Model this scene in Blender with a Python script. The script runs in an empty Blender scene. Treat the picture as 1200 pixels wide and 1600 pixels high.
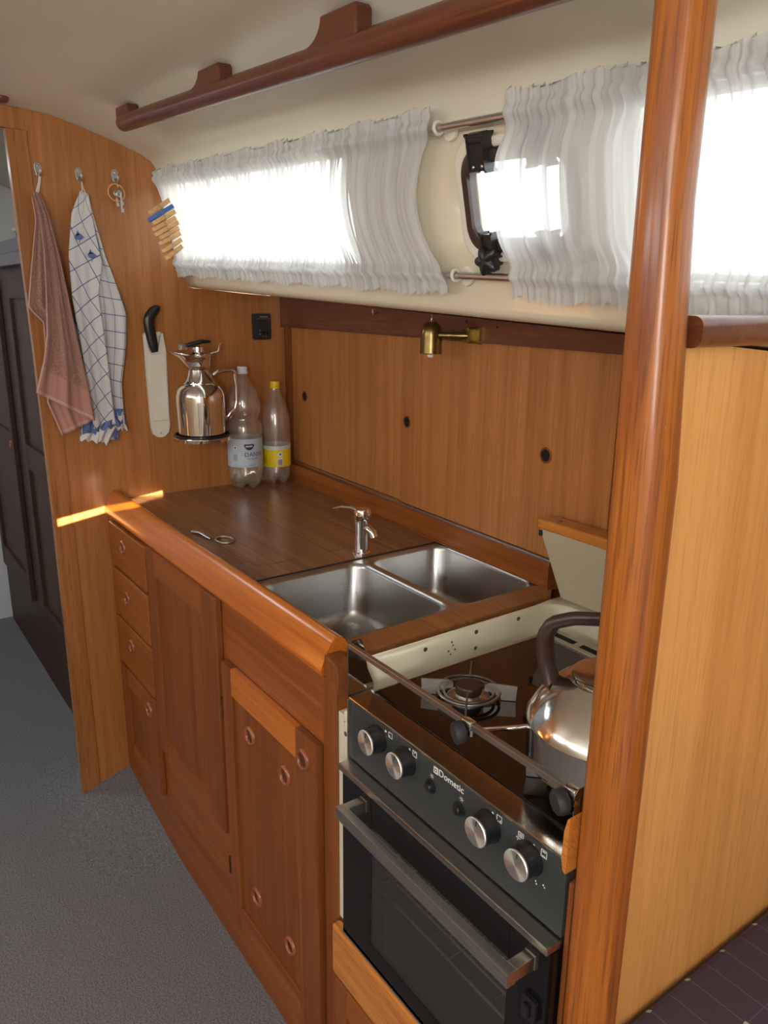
import bpy, bmesh, math, random
from mathutils import Vector, Matrix

random.seed(7)
SC = bpy.context.scene
COL = SC.collection
PI = math.pi

# ------------------------------------------------------------------ camera, world, lights, exposure
cam_d = bpy.data.cameras.new('camera')
cam = bpy.data.objects.new('camera', cam_d)
COL.objects.link(cam)
SC.camera = cam
cam_d.sensor_fit = 'HORIZONTAL'
cam_d.sensor_width = 36.0
cam_d.lens = 36.0 * 1206.0 / 1200.0
cam_d.clip_start = 0.02
_r = Vector((0.58081554, 0.81395806, 0.01120636))       # camera right in the world
_d = Vector((0.22388979, -0.14649511, -0.96354167))     # camera down
_f = Vector((-0.78264083, 0.56214896, -0.26732354))     # camera forward
m = Matrix(((_r.x, -_d.x, -_f.x), (_r.y, -_d.y, -_f.y), (_r.z, -_d.z, -_f.z)))
cam.matrix_world = Matrix.Translation((2.2, -0.6, 1.5)) @ m.to_4x4()

world = bpy.data.worlds.new('daylight')
SC.world = world
world.use_nodes = True
world.node_tree.nodes['Background'].inputs[0].default_value = (0.93, 0.97, 1.0, 1)
world.node_tree.nodes['Background'].inputs[1].default_value = 5.0

def area_light(name, loc, target, sx, sy, watts, color):
    l = bpy.data.lights.new(name, 'AREA')
    l.shape = 'RECTANGLE'; l.size = sx; l.size_y = sy; l.energy = watts; l.color = color
    o = bpy.data.objects.new(name, l); COL.objects.link(o)
    o.location = loc
    o.rotation_euler = (Vector(target) - Vector(loc)).to_track_quat('-Z', 'Y').to_euler()
    return o
# daylight entering by the companionway behind the camera and the far side windows
area_light('companionway_daylight', (3.38, -1.45, 1.45), (0.6, -0.2, 1.45), 0.75, 0.70, 25, (1.0, 0.96, 0.90))
area_light('overhead_fill', (2.45, -1.15, 1.84), (2.2, -1.0, 0.0), 0.50, 0.50, 8.0, (1.0, 0.97, 0.93))  # overhead fill lamp added to lift the light in the cabin
area_light('far_side_daylight', (1.3, -1.91, 1.68), (1.1, 0.0, 1.3), 2.0, 0.18, 7, (1.0, 0.96, 0.90))
area_light('fore_cabin_fill', (-0.85, -0.95, 1.86), (-0.85, -0.8, 0.0), 0.5, 0.5, 7, (0.80, 0.90, 1.0))  # cool fill lamp added to brighten the fore cabin
sun = bpy.data.lights.new('sun', 'SUN'); sun.energy = 34; sun.angle = math.radians(0.12); sun.color = (1.0, 0.86, 0.62)
sun_o = bpy.data.objects.new('sun', sun); COL.objects.link(sun_o)
SUN_FROM = Vector((3.4, -0.62, 0.80))                   # direction towards the sun
sun_o.rotation_euler = (-SUN_FROM).to_track_quat('-Z', 'Y').to_euler()

SC.view_settings.view_transform = 'Standard'
SC.view_settings.look = 'None'
SC.view_settings.gamma = 1.0
SC.view_settings.use_curve_mapping = False
SC.view_settings.exposure = 0.16
SC.cycles.max_bounces = 10
SC.cycles.transparent_max_bounces = 16

# ------------------------------------------------------------------ materials
def new_mat(name):
    mt = bpy.data.materials.new(name); mt.use_nodes = True
    nt = mt.node_tree
    return mt, nt, nt.nodes['Principled BSDF']

def N(nt, kind, **kw):
    n = nt.nodes.new(kind)
    for k, v in kw.items():
        setattr(n, k, v)
    return n

def plain(name, color, rough=0.5, metal=0.0, coat=0.0, bump=0.0, bscale=200, var=0.0, vscale=6, spec=0.5):
    mt, nt, b = new_mat(name)
    b.inputs['Base Color'].default_value = (*color, 1)
    b.inputs['Roughness'].default_value = rough
    b.inputs['Metallic'].default_value = metal
    b.inputs['Coat Weight'].default_value = coat
    b.inputs['Specular IOR Level'].default_value = spec
    tc = N(nt, 'ShaderNodeTexCoord')
    nz = N(nt, 'ShaderNodeTexNoise'); nz.inputs['Scale'].default_value = vscale; nz.inputs['Detail'].default_value = 5
    nt.links.new(tc.outputs['Object'], nz.inputs['Vector'])
    if var:
        cr = N(nt, 'ShaderNodeValToRGB')
        cr.color_ramp.elements[0].position = 0.3; cr.color_ramp.elements[1].position = 0.7
        cr.color_ramp.elements[0].color = (*[c * (1 - var) for c in color], 1)
        cr.color_ramp.elements[1].color = (*[min(1, c * (1 + var)) for c in color], 1)
        nt.links.new(nz.outputs[0], cr.inputs[0]); nt.links.new(cr.outputs[0], b.inputs['Base Color'])
    else:
        mr = N(nt, 'ShaderNodeMapRange'); mr.inputs[3].default_value = max(0.02, rough - 0.04); mr.inputs[4].default_value = rough + 0.04
        nt.links.new(nz.outputs[0], mr.inputs[0]); nt.links.new(mr.outputs[0], b.inputs['Roughness'])
    if bump:
        n2 = N(nt, 'ShaderNodeTexNoise'); n2.inputs['Scale'].default_value = bscale; n2.inputs['Detail'].default_value = 3
        nt.links.new(tc.outputs['Object'], n2.inputs['Vector'])
        bp = N(nt, 'ShaderNodeBump'); bp.inputs['Strength'].default_value = bump; bp.inputs['Distance'].default_value = 0.002
        nt.links.new(n2.outputs[0], bp.inputs['Height']); nt.links.new(bp.outputs[0], b.inputs['Normal'])
    return mt

def wood(name, light, dark, axis='z', rough=0.33, coat=0.35, fine=90, broad=9, figure=0.5, pores=0.5, seed=0.0, coat_rough=0.18):
    """varnished wood with the grain running along one axis"""
    mt, nt, b = new_mat(name)
    tc = N(nt, 'ShaderNodeTexCoord')
    def mapped(across, along, off):
        mp = N(nt, 'ShaderNodeMapping')
        s = [across] * 3; s['xyz'.index(axis)] = along
        mp.inputs['Scale'].default_value = s
        mp.inputs['Location'].default_value = (off + seed, off * 1.7 + seed, off * 0.6 - seed)
        nt.links.new(tc.outputs['Object'], mp.inputs['Vector'])
        return mp
    def noise(mp, detail=4, dist=0.0, rgh=0.55):
        n = N(nt, 'ShaderNodeTexNoise'); n.inputs['Scale'].default_value = 1.0
        n.inputs['Detail'].default_value = detail; n.inputs['Distortion'].default_value = dist; n.inputs['Roughness'].default_value = rgh
        nt.links.new(mp.outputs[0], n.inputs['Vector']); return n
    n1 = noise(mapped(fine, 1.6, 1.3), 3, 0.3)
    n2 = noise(mapped(broad, 0.45, 5.1), 4, figure, 0.5)
    n3 = noise(mapped(fine * 4.0, 14, 2.7), 2, 0.0)
    def math_(op, a, bb):
        q = N(nt, 'ShaderNodeMath', operation=op)
        for i, v in enumerate((a, bb)):
            if isinstance(v, float): q.inputs[i].default_value = v
            else: nt.links.new(v, q.inputs[i])
        return q.outputs[0]
    # growth rings: the broad field folded into bands
    ring = math_('PINGPONG', math_('MULTIPLY', n2.outputs[0], 7.0), 1.0)
    t = math_('ADD', math_('MULTIPLY', n1.outputs[0], 0.45), math_('MULTIPLY', n2.outputs[0], 0.35))
    t = math_('ADD', t, math_('MULTIPLY', ring, 0.20))
    cr = N(nt, 'ShaderNodeValToRGB')
    cr.color_ramp.elements[0].position = 0.32; cr.color_ramp.elements[0].color = (*dark, 1)
    cr.color_ramp.elements[1].position = 0.66; cr.color_ramp.elements[1].color = (*light, 1)
    nt.links.new(t, cr.inputs[0])
    pr = N(nt, 'ShaderNodeValToRGB')
    pr.color_ramp.elements[0].position = 0.34; pr.color_ramp.elements[0].color = (1 - pores, 1 - pores, 1 - pores, 1)
    pr.color_ramp.elements[1].position = 0.46; pr.color_ramp.elements[1].color = (1, 1, 1, 1)
    nt.links.new(n3.outputs[0], pr.inputs[0])
    mx = N(nt, 'ShaderNodeMixRGB', blend_type='MULTIPLY'); mx.inputs[0].default_value = 0.6
    nt.links.new(cr.outputs[0], mx.inputs[1]); nt.links.new(pr.outputs[0], mx.inputs[2])
    nt.links.new(mx.outputs[0], b.inputs['Base Color'])
    b.inputs['Roughness'].default_value = rough
    b.inputs['Coat Weight'].default_value = coat
    b.inputs['Coat Roughness'].default_value = coat_rough
    b.inputs['Specular IOR Level'].default_value = 0.35
    bp = N(nt, 'ShaderNodeBump'); bp.inputs['Strength'].default_value = 0.12; bp.inputs['Distance'].default_value = 0.0006
    nt.links.new(n1.outputs[0], bp.inputs['Height']); nt.links.new(bp.outputs[0], b.inputs['Normal'])
    return mt

def brushed(name, color, rough, axis='x', scale=500):
    mt, nt, b = new_mat(name)
    b.inputs['Metallic'].default_value = 1.0
    b.inputs['Base Color'].default_value = (*color, 1)
    tc = N(nt, 'ShaderNodeTexCoord'); mp = N(nt, 'ShaderNodeMapping')
    s = [scale] * 3; s['xyz'.index(axis)] = 6
    mp.inputs['Scale'].default_value = s
    nz = N(nt, 'ShaderNodeTexNoise'); nz.inputs['Scale'].default_value = 1; nz.inputs['Detail'].default_value = 2
    mr = N(nt, 'ShaderNodeMapRange'); mr.inputs[3].default_value = rough * 0.75; mr.inputs[4].default_value = rough * 1.3
    nt.links.new(tc.outputs['Object'], mp.inputs['Vector']); nt.links.new(mp.outputs[0], nz.inputs['Vector'])
    nt.links.new(nz.outputs[0], mr.inputs[0]); nt.links.new(mr.outputs[0], b.inputs['Roughness'])
    return mt

M = {}
M['ply_fwd'] = wood('teak_plywood_forward', (0.50, 0.215, 0.068), (0.34, 0.125, 0.034), 'z', fine=80, broad=7, figure=0.8, rough=0.36, pores=0.25, coat=0.22)
M['ply_back'] = wood('teak_sliding_panel', (0.50, 0.215, 0.066), (0.34, 0.122, 0.032), 'z', fine=130, broad=11, figure=0.2, seed=3.0, rough=0.34, pores=0.25, coat=0.22)
M['ply_part'] = wood('pale_teak_plywood', (0.78, 0.41, 0.135), (0.63, 0.295, 0.082), 'z', fine=85, broad=8, figure=0.7, seed=8.0, rough=0.38, pores=0.25, coat=0.22)
M['teak_end'] = wood('teak_edge_stile', (0.44, 0.18, 0.055), (0.28, 0.10, 0.025), 'z', fine=60, broad=10, seed=5.0)
M['mahog_z'] = wood('mahogany_upright', (0.27, 0.084, 0.020), (0.16, 0.042, 0.010), 'z', fine=110, broad=14, seed=1.0, coat=0.06, rough=0.42, pores=0.3)
M['mahog_x'] = wood('mahogany_lengthwise', (0.33, 0.102, 0.021), (0.20, 0.052, 0.010), 'x', fine=110, broad=14, seed=2.0, coat=0.06, rough=0.42, pores=0.3)
M['panel_z'] = wood('teak_door_panel', (0.27, 0.085, 0.020), (0.15, 0.040, 0.008), 'z', fine=130, broad=20, seed=4.0, coat=0.05, rough=0.45, pores=0.3)
M['fiddle'] = wood('varnished_fiddle', (0.60, 0.185, 0.018), (0.42, 0.105, 0.009), 'x', fine=110, broad=12, seed=6.0, rough=0.28, coat=0.5, coat_rough=0.16, pores=0.3)
M['oak_x'] = wood('orange_teak_rail', (0.62, 0.24, 0.045), (0.47, 0.155, 0.024), 'x', fine=90, broad=12, seed=9.0, rough=0.25, coat=0.5)
M['dark_x'] = wood('dark_mahogany', (0.185, 0.055, 0.022), (0.10, 0.028, 0.011), 'x', fine=80, broad=16, seed=7.0, rough=0.3)
M['handrail'] = wood('red_mahogany_handrail', (0.145, 0.042, 0.019), (0.09, 0.023, 0.010), 'x', fine=70, broad=14, seed=7.5, rough=0.34, coat=0.2, pores=0.3)
M['post'] = wood('varnished_post', (0.48, 0.15, 0.020), (0.20, 0.048, 0.008), 'z', fine=130, broad=26, figure=1.4, pores=0.6, seed=10.0, rough=0.38, coat=0.45, coat_rough=0.16)
M['pull_ring'] = wood('turned_ring', (0.36, 0.11, 0.045), (0.24, 0.065, 0.025), 'x', seed=3.3, coat=0.3)
M['pull_well'] = plain('dark_wood_recess', (0.07, 0.022, 0.010), 0.6)
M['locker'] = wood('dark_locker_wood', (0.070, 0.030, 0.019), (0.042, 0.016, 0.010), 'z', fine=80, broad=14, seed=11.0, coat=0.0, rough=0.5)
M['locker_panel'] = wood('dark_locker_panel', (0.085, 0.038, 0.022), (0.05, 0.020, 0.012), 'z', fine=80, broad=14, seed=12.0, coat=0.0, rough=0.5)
M['laminate'] = wood('brown_teak_laminate', (0.34, 0.175, 0.090), (0.21, 0.098, 0.047), 'x', fine=95, broad=22, figure=0.8, pores=0.3, seed=13.0, rough=0.27, coat=0.25, coat_rough=0.2)
M['laminate_y'] = wood('brown_teak_laminate_cross', (0.40, 0.175, 0.060), (0.25, 0.095, 0.030), 'x', fine=110, broad=26, figure=0.6, pores=0.3, seed=14.0, rough=0.3)
M['peg'] = wood('pale_peg_wood', (0.72, 0.45, 0.20), (0.56, 0.32, 0.12), 'y', fine=120, broad=30, rough=0.6, coat=0.0, seed=15.0)
M['cream'] = plain('cream_headliner', (0.70, 0.655, 0.545), 0.42, var=0.05, vscale=3, bump=0.12, bscale=40)
M['cream_gloss'] = plain('cream_gelcoat', (0.68, 0.62, 0.48), 0.25, var=0.05, vscale=4, coat=0.3)
M['ivory'] = plain('ivory_liner', (0.66, 0.62, 0.48), 0.32, var=0.07, vscale=9)
M['offwhite'] = plain('offwhite_plastic', (0.74, 0.70, 0.60), 0.35)
M['beige_board'] = plain('beige_laminate', (0.50, 0.45, 0.32), 0.35, var=0.04, vscale=14)
M['white_paint'] = plain('white_paint', (0.72, 0.74, 0.76), 0.45, var=0.05, vscale=5)
M['black'] = plain('black_plastic', (0.012, 0.012, 0.014), 0.3)
M['black_matt'] = plain('black_rubber', (0.02, 0.02, 0.022), 0.6)
M['hole'] = plain('dark_hole', (0.008, 0.005, 0.004), 0.9)
M['chrome'] = plain('chrome', (0.80, 0.79, 0.77), 0.06, metal=1.0)
M['steel_pol'] = plain('polished_trim_steel', (0.50, 0.47, 0.43), 0.14, metal=1.0)
M['steel'] = brushed('brushed_steel', (0.56, 0.54, 0.50), 0.30, 'x', 350)
M['steel_sink'] = brushed('sink_steel', (0.50, 0.50, 0.49), 0.30, 'y', 260)
M['kettle'] = plain('polished_kettle_steel', (0.66, 0.64, 0.60), 0.13, metal=1.0)
M['screw_dark'] = plain('tarnished_screw', (0.16, 0.15, 0.13), 0.4, metal=0.7)
M['alu'] = plain('aluminium_tube', (0.62, 0.62, 0.62), 0.3, metal=1.0)
M['brass'] = plain('aged_brass', (0.26, 0.19, 0.075), 0.30, metal=1.0, var=0.2, vscale=60)
M['galv'] = plain('worn_nickel', (0.50, 0.50, 0.46), 0.35, metal=1.0)
M['glass_black'] = plain('black_hob_glass', (0.008, 0.005, 0.004), 0.05, coat=0.15, spec=0.5)
M['oven_glass'] = plain('oven_door_glass', (0.006, 0.006, 0.007), 0.05, spec=0.35)
M['panel_grey'] = plain('slate_control_panel', (0.036, 0.042, 0.044), 0.38)
M['print'] = plain('white_print', (0.75, 0.75, 0.72), 0.5)
M['print_dim'] = plain('grey_print', (0.30, 0.30, 0.30), 0.5)
M['navy'] = plain('navy_ink', (0.02, 0.025, 0.10), 0.5)
M['ink'] = plain('black_ink', (0.02, 0.02, 0.02), 0.5)
M['bakelite'] = plain('dark_brown_bakelite', (0.040, 0.020, 0.015), 0.35)
M['yellow_cap'] = plain('yellow_plastic', (0.80, 0.62, 0.02), 0.35)
M['white_cap'] = plain('white_plastic_cap', (0.70, 0.74, 0.80), 0.35)
M['red'] = plain('red_cloth', (0.35, 0.02, 0.03), 0.8)
M['blue_peg'] = plain('blue_plastic_peg', (0.015, 0.11, 0.38), 0.4)
M['loop'] = plain('white_tape', (0.62, 0.58, 0.55), 0.8)
M['iron'] = plain('enamelled_pan_support', (0.24, 0.21, 0.18), 0.35, metal=0.8, var=0.25, vscale=40)
M['cavity'] = plain('oven_enamel', (0.018, 0.02, 0.02), 0.5)
M['cardb'] = plain('cream_card', (0.55, 0.50, 0.34), 0.6)
M['lilac'] = plain('dusty_grey_top', (0.16, 0.14, 0.16), 0.4)

def plastic_clear(name, tint, fac=0.90, grough=0.07, haze=0.0):
    mt = bpy.data.materials.new(name); mt.use_nodes = True
    nt = mt.node_tree; nt.nodes.clear()
    out = N(nt, 'ShaderNodeOutputMaterial')
    tr = N(nt, 'ShaderNodeBsdfTransparent'); tr.inputs[0].default_value = (*tint, 1)
    gl = N(nt, 'ShaderNodeBsdfGlossy'); gl.inputs['Roughness'].default_value = grough; gl.inputs[0].default_value = (0.9, 0.9, 0.9, 1)
    lw = N(nt, 'ShaderNodeLayerWeight'); lw.inputs[0].default_value = 0.30
    mr = N(nt, 'ShaderNodeMapRange'); mr.inputs[3].default_value = 1 - fac; mr.inputs[4].default_value = 0.55
    mx = N(nt, 'ShaderNodeMixShader')
    nt.links.new(lw.outputs['Facing'], mr.inputs[0]); nt.links.new(mr.outputs[0], mx.inputs[0])
    nt.links.new(tr.outputs[0], mx.inputs[1]); nt.links.new(gl.outputs[0], mx.inputs[2])
    dfz = N(nt, 'ShaderNodeBsdfDiffuse'); dfz.inputs[0].default_value = (0.85, 0.84, 0.82, 1)
    m2 = N(nt, 'ShaderNodeMixShader'); m2.inputs[0].default_value = haze
    nt.links.new(mx.outputs[0], m2.inputs[1]); nt.links.new(dfz.outputs[0], m2.inputs[2])
    nt.links.new(m2.outputs[0], out.inputs[0])
    return mt
M['pet'] = plastic_clear('clear_bottle_plastic', (0.97, 0.96, 0.95), 0.84, 0.16, 0.09)
M['pet_green'] = plastic_clear('greenish_bottle_foot', (0.84, 0.90, 0.74), 0.80, 0.14, 0.10)
M['pane'] = plastic_clear('window_acrylic', (0.95, 0.97, 0.97), 0.96)

M['smoked'] = plastic_clear('smoked_oven_window', (0.62, 0.64, 0.64), 0.97)

def water_mat():
    mt, nt, b = new_mat('water')
    b.inputs['Base Color'].default_value = (0.93, 0.95, 0.93, 1); b.inputs['Roughness'].default_value = 0.02
    b.inputs['Transmission Weight'].default_value = 1.0; b.inputs['IOR'].default_value = 1.33
    return mt

def curtain_mat():
    mt = bpy.data.materials.new('sheer_curtain_cotton'); mt.use_nodes = True
    nt = mt.node_tree; nt.nodes.clear()
    out = N(nt, 'ShaderNodeOutputMaterial')
    uv = N(nt, 'ShaderNodeUVMap')
    sx = N(nt, 'ShaderNodeSeparateXYZ'); nt.links.new(uv.outputs[0], sx.inputs[0])
    # woven vertical stripes: groups of denser threads
    w = N(nt, 'ShaderNodeTexWave', wave_type='BANDS', bands_direction='X'); w.inputs['Scale'].default_value = 9.0; w.inputs['Distortion'].default_value = 0.4
    nt.links.new(uv.outputs[0], w.inputs['Vector'])
    cr = N(nt, 'ShaderNodeValToRGB'); cr.color_ramp.elements[0].position = 0.78; cr.color_ramp.elements[1].position = 0.86
    nt.links.new(w.outputs[0], cr.inputs[0])
    fine = N(nt, 'ShaderNodeTexNoise'); fine.inputs['Scale'].default_value = 260; fine.inputs['Detail'].default_value = 2
    nt.links.new(uv.outputs[0], fine.inputs['Vector'])
    mr = N(nt, 'ShaderNodeMapRange'); mr.inputs[3].default_value = 0.20; mr.inputs[4].default_value = 0.05
    nt.links.new(cr.outputs[0], mr.inputs[0])
    df = N(nt, 'ShaderNodeBsdfDiffuse'); df.inputs[0].default_value = (0.74, 0.74, 0.73, 1)
    tl = N(nt, 'ShaderNodeBsdfTranslucent'); tl.inputs[0].default_value = (0.72, 0.73, 0.74, 1)
    tp = N(nt, 'ShaderNodeBsdfTransparent')
    m1 = N(nt, 'ShaderNodeMixShader'); m1.inputs[0].default_value = 0.38
    nt.links.new(df.outputs[0], m1.inputs[1]); nt.links.new(tl.outputs[0], m1.inputs[2])
    m2 = N(nt, 'ShaderNodeMixShader')
    nt.links.new(mr.outputs[0], m2.inputs[0]); nt.links.new(m1.outputs[0], m2.inputs[1]); nt.links.new(tp.outputs[0], m2.inputs[2])
    bp = N(nt, 'ShaderNodeBump'); bp.inputs['Strength'].default_value = 0.25; bp.inputs['Distance'].default_value = 0.001
    nt.links.new(fine.outputs[0], bp.inputs['Height'])
    nt.links.new(bp.outputs[0], df.inputs['Normal'])
    nt.links.new(m2.outputs[0], out.inputs[0])
    return mt
M['curtain'] = curtain_mat()

def carpet_mat():
    mt, nt, b = new_mat('grey_carpet')
    tc = N(nt, 'ShaderNodeTexCoord')
    n = N(nt, 'ShaderNodeTexNoise'); n.inputs['Scale'].default_value = 260; n.inputs['Detail'].default_value = 5
    n.inputs['Roughness'].default_value = 0.8
    nt.links.new(tc.outputs['Object'], n.inputs['Vector'])
    cr = N(nt, 'ShaderNodeValToRGB')
    cr.color_ramp.elements[0].position = 0.38; cr.color_ramp.elements[0].color = (0.075, 0.078, 0.086, 1)
    cr.color_ramp.elements[1].position = 0.66; cr.color_ramp.elements[1].color = (0.30, 0.30, 0.31, 1)
    nt.links.new(n.outputs[0], cr.inputs[0]); nt.links.new(cr.outputs[0], b.inputs['Base Color'])
    b.inputs['Roughness'].default_value = 0.95
    bp = N(nt, 'ShaderNodeBump'); bp.inputs['Strength'].default_value = 0.6; bp.inputs['Distance'].default_value = 0.003
    nt.links.new(n.outputs[0], bp.inputs['Height']); nt.links.new(bp.outputs[0], b.inputs['Normal'])
    return mt
M['carpet'] = carpet_mat()

def terry_mat():
    mt, nt, b = new_mat('mauve_terry')
    tc = N(nt, 'ShaderNodeTexCoord')
    n = N(nt, 'ShaderNodeTexNoise'); n.inputs['Scale'].default_value = 240; n.inputs['Detail'].default_value = 4; n.inputs['Roughness'].default_value = 0.75
    nt.links.new(tc.outputs['Object'], n.inputs['Vector'])
    cr = N(nt, 'ShaderNodeValToRGB')
    cr.color_ramp.elements[0].position = 0.35; cr.color_ramp.elements[0].color = (0.23, 0.105, 0.085, 1)
    cr.color_ramp.elements[1].position = 0.65; cr.color_ramp.elements[1].color = (0.47, 0.25, 0.20, 1)
    nt.links.new(n.outputs[0], cr.inputs[0]); nt.links.new(cr.outputs[0], b.inputs['Base Color'])
    b.inputs['Roughness'].default_value = 1.0; b.inputs['Sheen Weight'].default_value = 0.3
    bp = N(nt, 'ShaderNodeBump'); bp.inputs['Strength'].default_value = 0.8; bp.inputs['Distance'].default_value = 0.003
    nt.links.new(n.outputs[0], bp.inputs['Height']); nt.links.new(bp.outputs[0], b.inputs['Normal'])
    return mt
M['terry'] = terry_mat()
M['terry_band'] = plain('mauve_flat_weave', (0.42, 0.21, 0.17), 0.9, bump=0.3, bscale=400)
M['terry_hem'] = plain('pale_mauve_hem', (0.52, 0.32, 0.26), 0.9)

def teatowel_mat():
    mt, nt, b = new_mat('checked_tea_towel')
    uv = N(nt, 'ShaderNodeUVMap')
    sx = N(nt, 'ShaderNodeSeparateXYZ'); nt.links.new(uv.outputs[0], sx.inputs[0])
    def line(o, period, width):
        a = N(nt, 'ShaderNodeMath', operation='MULTIPLY'); nt.links.new(o, a.inputs[0]); a.inputs[1].default_value = 1 / period
        f = N(nt, 'ShaderNodeMath', operation='FRACT'); nt.links.new(a.outputs[0], f.inputs[0])
        l = N(nt, 'ShaderNodeMath', operation='LESS_THAN'); nt.links.new(f.outputs[0], l.inputs[0]); l.inputs[1].default_value = width / period
        return l.outputs[0]
    mxn = N(nt, 'ShaderNodeMath', operation='MAXIMUM')
    nt.links.new(line(sx.outputs[0], 0.045, 0.0022), mxn.inputs[0]); nt.links.new(line(sx.outputs[1], 0.045, 0.0022), mxn.inputs[1])
    mx = N(nt, 'ShaderNodeMixRGB'); mx.inputs[1].default_value = (0.60, 0.59, 0.60, 1); mx.inputs[2].default_value = (0.06, 0.09, 0.27, 1)
    nt.links.new(mxn.outputs[0], mx.inputs[0]); nt.links.new(mx.outputs[0], b.inputs['Base Color'])
    b.inputs['Roughness'].default_value = 0.9
    return mt
M['teatowel'] = teatowel_mat()
M['tt_blue'] = plain('woven_blue_motif', (0.11, 0.16, 0.36), 0.9)
M['tt_white'] = plain('woven_white', (0.62, 0.61, 0.62), 0.9)

def cushion_mat():
    mt, nt, b = new_mat('aubergine_check_upholstery')
    tc = N(nt, 'ShaderNodeTexCoord')
    sx = N(nt, 'ShaderNodeSeparateXYZ'); nt.links.new(tc.outputs['Object'], sx.inputs[0])
    def fr(o, off, period):
        a = N(nt, 'ShaderNodeMath', operation='SUBTRACT'); nt.links.new(o, a.inputs[0]); a.inputs[1].default_value = off
        c = N(nt, 'ShaderNodeMath', operation='DIVIDE'); nt.links.new(a.outputs[0], c.inputs[0]); c.inputs[1].default_value = period
        f = N(nt, 'ShaderNodeMath', operation='FRACT'); nt.links.new(c.outputs[0], f.inputs[0]); return f.outputs[0]
    def near(f, w):
        s = N(nt, 'ShaderNodeMath', operation='SUBTRACT'); nt.links.new(f, s.inputs[0]); s.inputs[1].default_value = 0.5
        a = N(nt, 'ShaderNodeMath', operation='ABSOLUTE'); nt.links.new(s.outputs[0], a.inputs[0])
        l = N(nt, 'ShaderNodeMath', operation='LESS_THAN'); nt.links.new(a.outputs[0], l.inputs[0]); l.inputs[1].default_value = w
        return l.outputs[0]
    fx = fr(sx.outputs[0], 0.013 - 0.0195, 0.039); fy = fr(sx.outputs[1], 0.171 - 0.0195 - 0.039, 0.039)
    fx2 = fr(sx.outputs[0], 0.013 - 0.039, 0.078); fy2 = fr(sx.outputs[1], 0.171 - 0.039, 0.078)
    base = (0.058, 0.042, 0.068, 1)
    mx1 = N(nt, 'ShaderNodeMixRGB'); mx1.inputs[1].default_value = base; mx1.inputs[2].default_value = (0.13, 0.10, 0.125, 1)
    nt.links.new(near(fy, 0.016), mx1.inputs[0])
    mx2 = N(nt, 'ShaderNodeMixRGB'); mx2.inputs[2].default_value = (0.10, 0.07, 0.16, 1)
    nt.links.new(near(fx2, 0.009), mx2.inputs[0]); nt.links.new(mx1.outputs[0], mx2.inputs[1])
    dot = N(nt, 'ShaderNodeMath', operation='MULTIPLY'); nt.links.new(near(fx2, 0.035), dot.inputs[0]); nt.links.new(near(fy2, 0.035), dot.inputs[1])
    mx3 = N(nt, 'ShaderNodeMixRGB'); mx3.inputs[2].default_value = (0.40, 0.52, 0.40, 1)
    nt.links.new(dot.outputs[0], mx3.inputs[0]); nt.links.new(mx2.outputs[0], mx3.inputs[1])
    nt.links.new(mx3.outputs[0], b.inputs['Base Color']); b.inputs['Roughness'].default_value = 0.95
    return mt
M['cushion'] = cushion_mat()

# ------------------------------------------------------------------ mesh helpers (all in world coordinates)
ORG = {}
def wloc(o):
    v = Vector((0, 0, 0))
    while o is not None:
        v += o.location; o = o.parent
    return v

def finish(name, bm, mat, parent=None, smooth=None, origin=None):
    bmesh.ops.recalc_face_normals(bm, faces=bm.faces)
    me = bpy.data.meshes.new(name)
    if parent is not None: off = wloc(parent)
    elif origin is not None: off = Vector(origin)
    else: off = Vector((0, 0, 0))
    bmesh.ops.translate(bm, verts=bm.verts, vec=-off)
    bm.to_mesh(me); bm.free()
    o = bpy.data.objects.new(name, me); COL.objects.link(o)
    if parent is not None: o.parent = parent
    elif origin is not None: o.location = origin
    mats = mat if isinstance(mat, (list, tuple)) else [mat]
    for q in mats: me.materials.append(M[q])
    if smooth is not None:
        for p in me.polygons: p.use_smooth = True
        me.set_sharp_from_angle(angle=math.radians(smooth))
        if smooth <= 45:
            wn = o.modifiers.new('normals', 'WEIGHTED_NORMAL'); wn.keep_sharp = True; wn.weight = 100
    return o

def thing(name, label, cat, loc, group=None):
    o = bpy.data.objects.new(name, None); COL.objects.link(o)
    o.location = loc; o.empty_display_size = 0.03
    return tag(o, label, cat, group)

def tag(o, label, cat, group=None, kind=None):
    o['label'] = label; o['category'] = cat
    if group: o['group'] = group
    if kind: o['kind'] = kind
    return o

def struct(o, label=None):
    o['kind'] = 'structure'
    if label: o['label'] = label
    return o

def box(bm, x0, x1, y0, y1, z0, z1, bev=0.0, seg=2, mi=0):
    before = set(bm.faces)
    r = bmesh.ops.create_cube(bm, size=1.0)
    vs = r['verts']
    for v in vs:
        v.co = Vector((x0 + (v.co.x + .5) * (x1 - x0), y0 + (v.co.y + .5) * (y1 - y0), z0 + (v.co.z + .5) * (z1 - z0)))
    if bev:
        es = list({e for v in vs for e in v.link_edges})
        bmesh.ops.bevel(bm, geom=es, offset=bev, segments=seg, affect='EDGES', profile=0.5)
    for f in set(bm.faces) - before: f.material_index = mi
    return bm

def frame_of(d):
    d = Vector(d).normalized()
    a = Vector((0, 0, 1)) if abs(d.z) < 0.9 else Vector((1, 0, 0))
    u = d.cross(a).normalized(); w = d.cross(u).normalized()
    return u, w

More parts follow.
